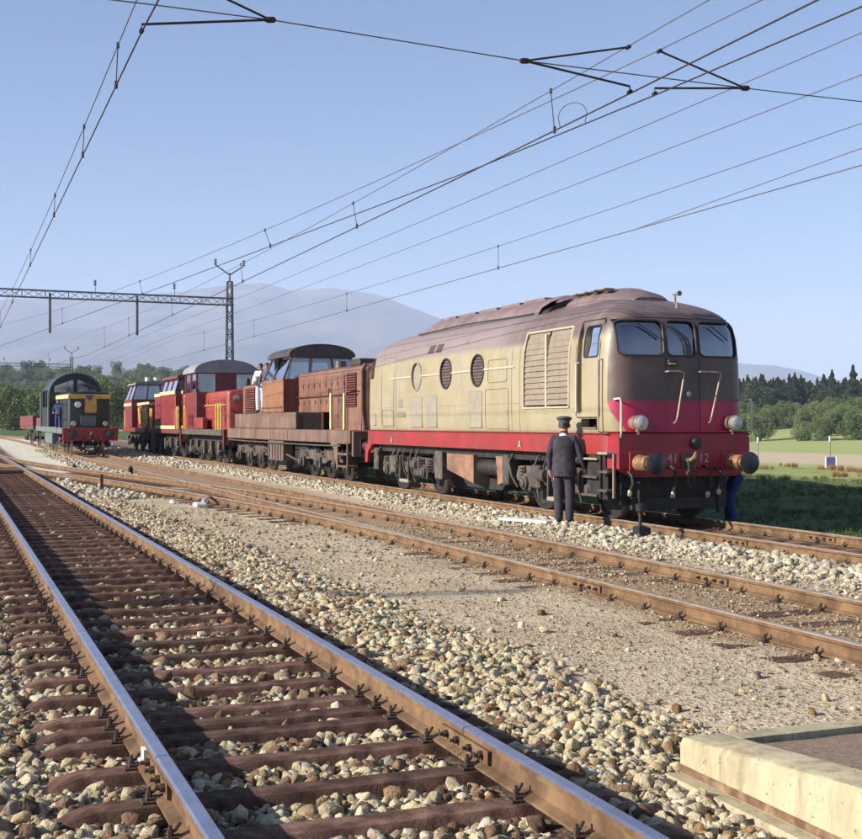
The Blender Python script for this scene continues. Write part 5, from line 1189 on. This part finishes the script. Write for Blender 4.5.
# ------------------------------------------------------------------ small things on the ground
def small_thing(name, label, cat, b, m, loc): return tag(b.build(name, m, None, loc), label, cat)
def gzf(x, y): return float(ground_z(np.array(x), np.array(y)))
small_thing('ground_board', 'pale flat board lying on stones by the man in the suit', 'board', MB().box(-.55, .55, -.16, .16, 0, .05, .01), 'pale_board', (9.25, 19.3, gzf(9.25, 19.3) + .04)).rotation_euler = (0, 0, R(-68))
pt = MB(); pt.box(-.09, .09, -.09, .09, 0, .16, .02); pt.cyl((0, 0, .1), (0, 0, .48), .03, .025, 8); pt.lathe([(0, .03), (.03, .07), (.12, .08), (.15, .03)], (0, 0, .36), (0, 0, 1), 12); pt.box(.04, .16, -.06, .06, .02, .14, .02)
small_thing('point_lever', 'short black point lever standing by the rail in front of the cream locomotive', 'lever', pt, 'black_iron', (9.72, 16.4, gzf(9.72, 16.4)))
small_thing('marker_stake', 'short brown stake beside the middle track at left', 'stake', MB().box(-.04, .04, -.04, .04, -.1, .42, .01), 'wood_brown', (3.75, 33.5, gzf(3.75, 33.5)))
def lump(r, sd):
    me = rock(sd, 22); b = MB(); b.add([tuple(Vector(v.co) * r) for v in me.vertices], [tuple(p.vertices) for p in me.polygons]); return b
small_thing('white_stone', 'single white stone on the gravel left of the crossover rails', 'stone', lump(.16, 71), 'white_paint', (4.55, 27.2, gzf(4.55, 27.2) + .05))
small_thing('white_stone', 'white stone lying near the boarded crossing at far left', 'stone', lump(.18, 72), 'white_paint', (3.35, 38.5, gzf(3.35, 38.5) + .06))
small_thing('white_stone', 'white stone beside the train track just left of the pale board', 'stone', lump(.16, 73), 'white_paint', (9.35, 20.9, gzf(9.35, 20.9) + .06))
pm = thing('point_motor', 'pale point motor cover with curved pipe by the crossover', 'point motor', (4.9, 26.0, gzf(4.9, 26)))
MB().box(-.12, .12, -.2, .2, 0, .10, .03).build('cover', 'pale_board', pm); MB().tube([(.1, .2, .1), (.25, .5, .16), (.4, 1.0, .16), (.5, 1.4, .04)], .035, 7).build('pipe', 'pale_board', pm)
for k, (x, y) in enumerate(((5.9, 44), (4.3, 47))): small_thing('lamp_box', ['small black point lantern between the far rails nearer the blue locomotive', 'small black point lantern between the far rails nearer the left track'][k], 'lantern', MB().box(-.08, .08, -.08, .08, 0, .2, .02).cyl((0, 0, .2), (0, 0, .27), .045, .03, 8), 'black_iron', (x, y, gzf(x, y)))

# ------------------------------------------------------------------ overhead line
def lattice(parent, name, p0, p1, wdt, bay, m, r=.03, sq=True, taper=1.0):
    """lattice member: chords with zigzag bracing"""
    p0 = Vector(p0); p1 = Vector(p1); d = p1 - p0; L_ = d.length; d.normalize()
    a = Vector((1, 0, 0)) if abs(d.x) < .5 else Vector((0, 0, 1)); a = (a - d * a.dot(d)).normalized(); b_ = d.cross(a)
    b = MB(); n = max(2, int(L_ / bay)); h = wdt / 2
    cs = [(1, 1), (1, -1), (-1, -1), (-1, 1)] 
    def pt(i, c): k = h * (1 + (taper - 1) * i / n); return p0 + d * (L_ * i / n) + a * k * c[0] + b_ * k * c[1]
    for c in cs: b.tube([pt(0, c), pt(n, c)], r, 4)
    for q in range(4):
        c0, c1 = cs[q], cs[(q + 1) % 4]
        for i in range(n): b.tube([pt(i, c0 if i % 2 else c1), pt(i + 1, c1 if i % 2 else c0)], r * .55, 4)
        for i in range(0, n + 1, 2): b.tube([pt(i, c0), pt(i, c1)], r * .5, 4)
    return b.build(name, m, parent)
def insul(parent, p, up=(0, 0, 1), n=3, r=.09, h=.10, m='insulator'):
    prof = [(0, .03)]
    for k in range(n): prof += [(k * h + .01, .03), (k * h + .03, r), (k * h + .06, r * .8), (k * h + .07, .03)]
    prof.append((n * h, .02)); MB().lathe(prof, p, up, 10).build('insulator', m, parent)
def portal(label, Y, xl, xr, zb, ztop, hang, rods, y_horn=True):
    g = thing('catenary_portal', label, 'gantry', ((xl + xr) / 2, Y, -.3)); ox = (xl + xr) / 2
    lattice(g, 'mast', (xr - ox, 0, 0), (xr - ox, 0, ztop - .8), .42, .45, 'mast_grey', .045, True, .6)
    lattice(g, 'mast', (xl - ox, 0, 0), (xl - ox, 0, ztop - .8), .42, .45, 'mast_grey', .045, True, .6)
    lattice(g, 'beam', (xl - ox, 0, zb), (xr - ox + .2, 0, zb - .12), .36, .55, 'mast_grey', .035)
    for x in (xl, xr):
        hb = MB(); hb.tube([(x - ox, 0, ztop - .8), (x - ox, 0, ztop - .35)], .05, 6)
        for sd in (-1, 1): hb.tube([(x - ox, 0, ztop - .45), (x - ox + sd * .75, 0, ztop + .05)], .035, 5)
        hn_ = hb.build('horn_bracket', 'mast_grey', g)
        for sd in (-1, 1): insul(hn_, (x - ox + sd * .75, 0, ztop + .05), (0, 0, 1), 3, .10, .11)
    for x in hang:
        MB().box(x - ox - .06, x - ox + .06, -.06, .06, zb - 2.0, zb, .01).build('hanger_post', 'mast_grey', g)
    for x in rods:
        rd = MB().tube([(x - ox, 0, zb + .1), (x - ox, 0, zb + .45)], .03, 5).build('wire_post', 'mast_grey', g); insul(rd, (x - ox, 0, zb + .45), (0, 0, 1), 3, .09, .1)
    return g
portal('lattice catenary gantry with tall right mast spanning the tracks behind the red locomotives', 65.4, -5.5, 13.9, 8.35, 10.1, (4.8, 9.1), (7.0, 11.0))
portal('small distant catenary gantry on the far side of the blue locomotive', 150, -7, 13.4, 8.6, 10.4, (3.5, 8.5), (6.0, 11.0))
# portal legs just outside the picture carry the cross-span over the foreground
for x, lb in ((-13.0, 'lattice mast standing left of the picture beyond the platform'), (15.6, 'lattice mast carrying the cross-span at the right beyond the picture')):
    Y = 12.75 if x < 0 else 11.5
    g = thing('catenary_mast', lb, 'mast', (x, Y, gzf(x, Y))); lattice(g, 'mast', (0, 0, 0), (0, 0, 8.3), .34, .4, 'mast_grey', .04, True, .6)
def sag(p0, p1, s0, n=14):
    p0, p1 = Vector(p0), Vector(p1); return [p0.lerp(p1, k / n) - Vector((0, 0, s0 * 4 * (k / n) * (1 - k / n))) for k in range(n + 1)]
def poly(pts, y):
    for a, b in zip(pts[:-1], pts[1:]):
        if min(a.y, b.y) <= y <= max(a.y, b.y): return a.lerp(b, (y - a.y) / (b.y - a.y))
def wire(label, pts, r=.0085, m='wire', cat='wire', name='overhead_wire', low=None, drops=(), group=None):
    o0 = Vector(pts[0]); w0 = thing(name, label, cat, tuple(o0)) if drops else None
    b = MB().tube([Vector(p) - o0 for p in pts], r, 6)
    if not drops: return tag(b.build(name, m, None, tuple(o0)), label, cat, group)
    b.build('strand', m, w0)
    for y in drops:
        a, c = poly(pts, y), poly(low, y)
        d = MB().tube([a - o0, c - o0], .006, 5); d.lathe([(-.03, .016), (.03, .016)], a - o0, (0, 0, 1), 6); d.lathe([(-.03, .018), (.05, .018)], c - o0, (0, 0, 1), 6); d.build('dropper', 'wire_dark', w0)
    return w0
def chain(*segs):
    out = []
    for q in segs: out += [Vector(p) for p in (q if not out else q[1:])]
    return out
G0, G1, G2 = -38, 11.5, 65.4
# near track
cn = chain(sag((1.95, G0, 4.98), (1.64, G1, 5.05), .02), sag((1.64, G1, 5.05), (1.85, G2, 5.0), .03), sag((1.85, G2, 5.0), (1.5, 150, 5.0), .03))
wire('contact wire above the left foreground track', cn, .008, 'wire_dark')
mn = chain(sag((1.85, G0, 5.7), (1.66, G1, 5.50), .1), sag((1.66, G1, 5.50), (1.85, G2, 6.1), .40), sag((1.85, G2, 6.1), (1.5, 150, 6.1), .8))
wire('catenary wire with droppers above the left foreground track', mn, .006, 'wire', low=cn, drops=(13.4, 17, 22, 29, 38, 48, 58, 75, 95))
# middle track: two contact wires running together
c1 = chain(sag((5.9, G0, 5.0), (6.70, G1, 4.98), .02), sag((6.70, G1, 4.98), (6.74, 16, 4.98), .0, 3), sag((6.74, 16, 4.98), (6.6, G2, 4.98), .03), sag((6.6, G2, 5.0), (1.8, 150, 5.3), .03))
c2 = chain(sag((8.9, G0, 5.0), (6.98, G1, 4.98), .02), sag((6.98, G1, 4.98), (6.74, 16, 5.0), .0, 3), sag((6.74, 16, 5.0), (1.95, 62, 5.0), .03))
wire('left one of the two converging contact wires over the middle track', c1, .009, 'wire_dark'); wire('right one of the two converging contact wires over the middle track', c2, .008, 'wire_dark')
m1 = chain(sag((6.0, G0, 5.9), (6.67, G1, 5.47), .1), sag((6.67, G1, 5.47), (6.6, G2, 6.1), .35), sag((6.6, G2, 6.1), (1.8, 150, 6.2), .6))
m2 = chain(sag((8.8, G0, 5.9), (7.05, G1, 5.47), .1), sag((7.05, G1, 5.47), (2.0, 62, 6.1), .45))
wire('left catenary wire with droppers above the middle track', m1, .006, 'wire', low=c1, drops=(13.3, 21, 30, 40, 50, 58, 80)); wire('right catenary wire with droppers above the middle track', m2, .006, 'wire', low=c2, drops=(24, 34, 45))
j0, j1 = poly(c1, 13.15), poly(c2, 12.9)
jl = [j0] + [j0.lerp(j1, .5 - .62 * math.cos(math.pi * k / 10)) + Vector((0, 0, .27 * math.sin(math.pi * k / 10) ** .6)) for k in range(1, 10)] + [j1]
wire('looped jumper cable joining the two contact wires', jl, .006, 'wire', 'cable', 'jumper_cable')
# feeders
wire('upper one of two bare feeder wires between middle and train tracks', sag((9.0, G0, 6.0), (9.0, G2, 5.85), .3, 20) + sag((9.0, G2, 5.85), (6, 150, 6), .5, 10)[1:], .006)
wire('lower one of two bare feeder wires between middle and train tracks', sag((10.2, G0, 5.95), (10.2, G2, 5.8), .2, 20) + sag((10.2, G2, 5.8), (8, 150, 6), .5, 10)[1:], .006)
# train track
c3 = chain(sag((11.2, G0, 4.95), (11.3, 12, 4.93), .02), sag((11.3, 12, 4.93), (11.1, G2, 4.93), .03), sag((11.1, G2, 4.93), (9.5, 150, 5.3), .03))
m3 = chain(sag((11.2, G0, 5.6), (11.3, 12, 5.50), .1), sag((11.3, 12, 5.50), (11.1, G2, 5.95), .30), sag((11.1, G2, 5.95), (9.5, 150, 6.2), .6))
wire('contact wire above the train track', c3, .008, 'wire'); wire('catenary wire with droppers above the train track', m3, .006, 'wire', low=c3, drops=(13.1, 25.0, 36, 48, 58))
wire('slanting stitch wire joining the contact wire above the train', [poly(c3, 19.2), Vector((11.27, 13.2, 5.15)), poly(m3, 4.)], .006)
# cross-span with registration arms
span = [Vector(p) for p in ((-13, 12.7, 5.6), (-3, 11.7, 5.38), (1.7, 11.5, 5.31), (2.83, 11.5, 5.30), (5.47, 11.5, 5.19), (8.13, 11.5, 5.17), (9.71, 11.5, 5.17), (15.6, 11.5, 5.35))]
wire('thin cross-span wire carrying the registration arms across the sky', span, .006, 'wire', 'wire', 'span_wire')
def arm(label, node, tip, top):
    a = thing('registration_arm', label, 'wire arm', node); n0 = Vector(node)
    MB().tube([(0, 0, 0), Vector(tip) - n0 + Vector((0, 0, .06)), Vector(tip) - n0], .012, 7).build('lower_arm', 'wire_dark', a)
    MB().tube([(0, 0, 0), Vector(top) - n0], .011, 7).build('upper_arm', 'wire_dark', a)
    MB().lathe([(-.05, .02), (-.03, .03), (.03, .03), (.05, .02)], (0, 0, 0), (1, 0, .1), 8).build('span_clamp', 'black_iron', a)
    MB().lathe([(-.03, .022), (.03, .022)], Vector(tip) - n0, (0, 1, 0), 8).build('wire_clamp', 'black_iron', a)
    MB().lathe([(-.03, .022), (.03, .022)], Vector(top) - n0, (0, 1, 0), 8).build('wire_clamp', 'black_iron', a)
arm('dark forked registration arm above the left foreground track', (2.83, 11.5, 5.30), (1.64, 11.5, 5.06), (2.2, 11.5, 5.52))
arm('dark forked registration arm above the middle track, opening to the right', (5.47, 11.5, 5.19), (6.69, 11.5, 4.99), (6.67, 11.5, 5.46))
arm('thin forked registration arm above the middle track, opening to the left', (8.13, 11.5, 5.17), (6.99, 11.5, 5.0), (7.05, 11.5, 5.46))

# ------------------------------------------------------------------ vegetation
def crown_mesh(kind, seed, h, rad, n, leaf, m):
    r = np.random.default_rng(seed); 
    if kind == 'conifer':
        t = r.uniform(0, 1, n) ** .75; z = h * (.10 + .90 * (1 - (1 - t))); z = h * (.08 + .92 * t)
        lay = .72 + .28 * np.sin(t * 46 + r.uniform(0, 6))
        R_ = rad * (1 - t) ** .85 * lay * np.sqrt(r.uniform(.25, 1, n)) + .05; a = r.uniform(0, 6.283, n)
        R_ *= 1 + .25 * np.sin(a * 3 + t * 20 + seed)
        c = np.stack([R_ * np.cos(a), R_ * np.sin(a), z - .18 * R_], -1)
    else:
        k = 16; cc = r.normal(0, 1, (k, 3)); cc /= np.linalg.norm(cc, axis=1)[:, None]; cc *= r.uniform(.35, .8, (k, 1))
        cl = cc * np.array([rad, rad, h * .44]) + np.array([0, 0, h * .50]); cr = rad * r.uniform(.28, .52, k)
        i = r.integers(0, k, n); d = r.normal(0, 1, (n, 3)); d /= np.linalg.norm(d, axis=1)[:, None]
        c = cl[i] + d * (cr[i] * r.uniform(.55, 1.05, n) ** .6)[:, None]
    ax = r.normal(0, 1, (n, 3)); ax /= np.linalg.norm(ax, axis=1)[:, None]; bx = np.cross(ax, r.normal(0, 1, (n, 3))); bx /= np.linalg.norm(bx, axis=1)[:, None]
    sz = leaf * r.uniform(.6, 1.3, (n, 1)); q = np.stack([c - ax * sz, c + bx * sz * .6, c + ax * sz, c - bx * sz * .6], 1).reshape(-1, 3)
    me = bpy.data.meshes.new('crown'); me.vertices.add(len(q)); me.vertices.foreach_set('co', q.ravel()); me.loops.add(4 * n); me.loops.foreach_set('vertex_index', np.arange(4 * n)); me.polygons.add(n); me.polygons.foreach_set('loop_start', np.arange(0, 4 * n, 4)); me.update(calc_edges=True)
    me.materials.append(M[m]); return me
def trunk_mesh(h, r, seed, limbs=5):
    rr = random.Random(seed); b = MB(); b.tube([(0, 0, -.3), (rr.uniform(-.1, .1), 0, h * .3), (rr.uniform(-.2, .2), rr.uniform(-.2, .2), h * .75)], [r, r * .75, r * .3], 8)
    for k in range(limbs):
        a = rr.uniform(0, 6.28); z = h * rr.uniform(.3, .6); l = h * rr.uniform(.15, .3); b.tube([(0, 0, z), (l * .6 * math.cos(a), l * .6 * math.sin(a), z + l * .5), (l * math.cos(a), l * math.sin(a), z + l)], [r * .4, r * .25, r * .1], 5)
    return b.mesh('trunk', 'bark')
CON = [(crown_mesh('conifer', 10 + k, 22, 4.6 + .5 * k, 9000, .34, 'needle'), trunk_mesh(22, .3, k, 0)) for k in range(3)]
DEC = [(crown_mesh('dec', 20 + k, 11, 4.6, 9000, .20, 'leaf'), trunk_mesh(11, .3, 30 + k)) for k in range(3)]
DEL = [(crown_mesh('dec', 26 + k, 9, 4.6, 8000, .20, 'leaf_light'), trunk_mesh(9, .25, 36 + k)) for k in range(2)]
DED = [(crown_mesh('dec', 50 + k, 11, 4.4, 9000, .20, 'leaf_dark'), None) for k in range(2)]
def tree(label, px, dep, pr, s, name='tree', z=None, rz=0, sx=1):
    X, Y = at(px, dep); t = thing(name, label, 'tree', (X, Y, (gzf(X, Y) if z is None else z) - (1.7 * s if pr not in CON else 0)), rz); t.scale = (s * sx, s * sx, s); link('crown', pr[0], t); link('trunk', pr[1], t); return t
tree('tall pointed dark conifer rising above the wood at far right', 832, 395, CON[0], .80)
tree('broad dark conifer at the right edge of the far wood', 853, 385, CON[2], .84)
tree('rounded green tree at the foot of the wood close to the locomotive nose', 760, 300, DEC[0], .85)
tree('round bush standing in the meadow left of the sign', 803, 290, DEL[0], .62)
tree('darker bushy tree in the meadow directly behind the sign', 822, 285, DEC[1], .70)
tree('leafy tree at the right edge of the meadow', 856, 280, DEC[2], .75)
tree('pale green tree behind the bushes at right', 842, 320, DEL[1], 1.0)
tree('leaning dark green tree behind the red locomotives at left', 112, 210, DEC[1], 1.1)
tree('bushy green tree just left of the blue locomotive', 14, 230, DEC[2], 1.05)
tree('dark rounded tree behind the blue locomotive cab', 46, 225, DEC[0], .95)
tree('tall leafy tree half hidden by the farthest red locomotive', 136, 240, DEC[0], 1.1)
def forest(name, label, n, pxr, depr, meshes, smin, smax, zf=None, seed=5):
    r = np.random.default_rng(seed); px = r.uniform(*pxr, n); dp = r.uniform(*depr, n); P = []
    for a, b in zip(px, dp):
        X, Y = at(a, b); P.append((X, Y, gzf(X, Y) if zf is None else zf(a, b)))
    sc_ = r.uniform(smin, smax, (n, 1)) * np.ones((1, 3)); c = bpy.data.collections.new(name)
    for q in meshes: c.objects.link(bpy.data.objects.new(name, q))
    o = scatter(name, P, np.stack([np.zeros(n), np.zeros(n), r.uniform(0, 6.28, n)], -1), sc_, c); return tag(o, label, 'trees')
forest('conifer_wood', 'dark conifer wood beyond the meadow at right', 900, (690, 1250), (395, 500), [q[0] for q in CON], .58, .76)
forest('broadleaf_wood', 'rounded broadleaf trees mixed into the dark wood at right', 420, (690, 1250), (392, 470), [q[0] for q in DED], 1.1, 1.5, seed=6)
forest('wood_edge', 'mixed green trees and bushes along the foot of the wood', 280, (690, 1250), (355, 400), [q[0] for q in DEC[:1] + DEL], .45, .85, seed=8)
forest('meadow_hedge', 'loose green bushes at the right end of the meadow', 130, (802, 1200), (300, 355), [q[0] for q in DEC[:1] + DEL], .4, .75, seed=12)
def hz(px, dep):
    k = (dep - 520) / 380; c = (423.5 - np.interp(px, [p[0] for p in HILL], [p[1] for p in HILL])) / 1250 * 900 + CAM_H
    return -6 + (c + 6) * max(0, k) ** 1.25
forest('hill_wood', 'trees covering the low hill behind the yard at left', 1500, (-420, 480), (525, 900), [q[0] for q in DEC + DEL[:1]], .8, 1.3, hz, 15)
forest('yard_wood', 'green trees at the foot of the hill behind the yard', 150, (-380, 300), (270, 420), [q[0] for q in DEC + DEL], .55, 1.05, seed=18)
# grass on the bank behind the train and dry tufts on its crest
def tuft(seed, n, h, m):
    r = random.Random(seed); b = MB()
    for k in range(n):
        a = r.uniform(0, 6.28); d = r.uniform(0, .08); x, y = d * math.cos(a), d * math.sin(a); hh = h * r.uniform(.5, 1.2); lx, ly = r.gauss(0, .35) * hh, r.gauss(0, .35) * hh; w0 = .006
        p = Vector((-math.sin(a), math.cos(a), 0)) * w0
        b.add([(x - p.x, y - p.y, 0), (x + p.x, y + p.y, 0), (x + lx * .4 + p.x * .7, y + ly * .4 + p.y * .7, hh * .6), (x + lx * .4 - p.x * .7, y + ly * .4 - p.y * .7, hh * .6), (x + lx, y + ly, hh)], [(0, 1, 2, 3), (3, 2, 4)])
    return b.mesh('tuft', m, 0, False)
def grass(name, label, reg, m, h, seed):
    r = np.random.default_rng(seed); P = []
    for x0, x1, y0, y1, dens in reg:
        n = int((x1 - x0) * (y1 - y0) * dens); x = r.uniform(x0, x1, n); y = r.uniform(y0, y1, n); k = fnoise(x * .7, y * .7, 77) > r.uniform(-.5, .3, n); P.append(np.stack([x[k], y[k], ground_z(x[k], y[k])], -1))
    P = np.concatenate(P); n = len(P); c = bpy.data.collections.new(name)
    for k in range(4): c.objects.link(bpy.data.objects.new(name, tuft(seed + k, 14, h, m)))
    tag(scatter(name, P, np.stack([np.zeros(n), np.zeros(n), r.uniform(0, 6.28, n)], -1), r.uniform(.6, 1.5, (n, 1)) * np.ones((1, 3)), c), label, 'grass')
grass('bank_grass', 'grass on the shaded bank behind the cream locomotive', [(13.2, 20.5, 13, 50, 26), (20.5, 23, 13, 60, 6)], 'grass', .085, 50)
def dry(x0, x1, y0, y1, n, seed):
    r = np.random.default_rng(seed); P = []
    while len(P) < n:
        x, y = r.uniform(x0, x1), r.uniform(y0, y1)
        for k in range(12):
            a, b = x + r.normal(0, .22), y + r.normal(0, .16); P.append((a, b, gzf(a, b)))
    P = np.array(P); n = len(P); c = bpy.data.collections.new('dry'); [c.objects.link(bpy.data.objects.new('dry', tuft(90 + k, 30, .15, 'dry_grass'))) for k in range(3)]
    tag(scatter('dry_tufts', P, np.stack([np.zeros(n), np.zeros(n), r.uniform(0, 6.28, n)], -1), r.uniform(.6, 1.3, (n, 1)) * np.ones((1, 3)), c), 'dry brown grass tufts on the sunlit crest of the bank', 'grass')
dry(21, 33, 24, 56, 300, 60)
# sign board and post in the meadow
X, Y = at(831, 58); sg = thing('sign_board', 'small blue sign board on white posts in the meadow', 'sign', (X, Y, gzf(X, Y)), R(-30))
zz = 1.505 - (457 - 423.5) / 1250 * 58 - gzf(X, Y)
MB().box(-.20, .20, -.02, .02, zz - .42, zz, .008).build('board', 'sign_blue', sg)
for sx in (-.235, .235): MB().box(sx - .03, sx + .03, -.03, .03, -.1, zz + .02, .006).build('post', 'white_paint', sg)
X, Y = at(830, 110); sp = thing('white_post', 'slim white topped post behind the sign board', 'post', (X, Y, gzf(X, Y))); hz_ = 1.505 - (436 - 423.5) / 1250 * 110 - gzf(X, Y)
MB().cyl((0, 0, 0), (0, 0, hz_), .05, .05, 8).build('pole', 'mast_grey', sp); MB().box(-.08, .08, -.07, .07, hz_ - .5, hz_, .02).build('head', 'white_paint', sp)
X, Y = at(758, 110); sp2 = thing('white_post', 'slim white topped post next to the locomotive nose', 'post', (X, Y, gzf(X, Y))); hz_ = 1.505 - (437 - 423.5) / 1250 * 110 - gzf(X, Y)
MB().cyl((0, 0, 0), (0, 0, hz_), .05, .05, 8).build('pole', 'mast_grey', sp2); MB().box(-.08, .08, -.07, .07, hz_ - .5, hz_, .02).build('head', 'white_paint', sp2)

# ------------------------------------------------------------------ haze
hb_ = MB().box(-13000, 13000, -6000, 13000, -12, 1050).build('haze', M['white_paint'], smooth=0)
hm = NT('haze_air'); pv = hm.n('VolumePrincipled'); pv.inputs['Color'].default_value = (.63, .71, 1, 1); pv.inputs['Density'].default_value = .00012; pv.inputs['Anisotropy'].default_value = 0
hm.l(pv.outputs[0], hm.out.inputs['Volume']); hb_.data.materials.clear(); hb_.data.materials.append(hm.m); tag(hb_, kind='stuff')
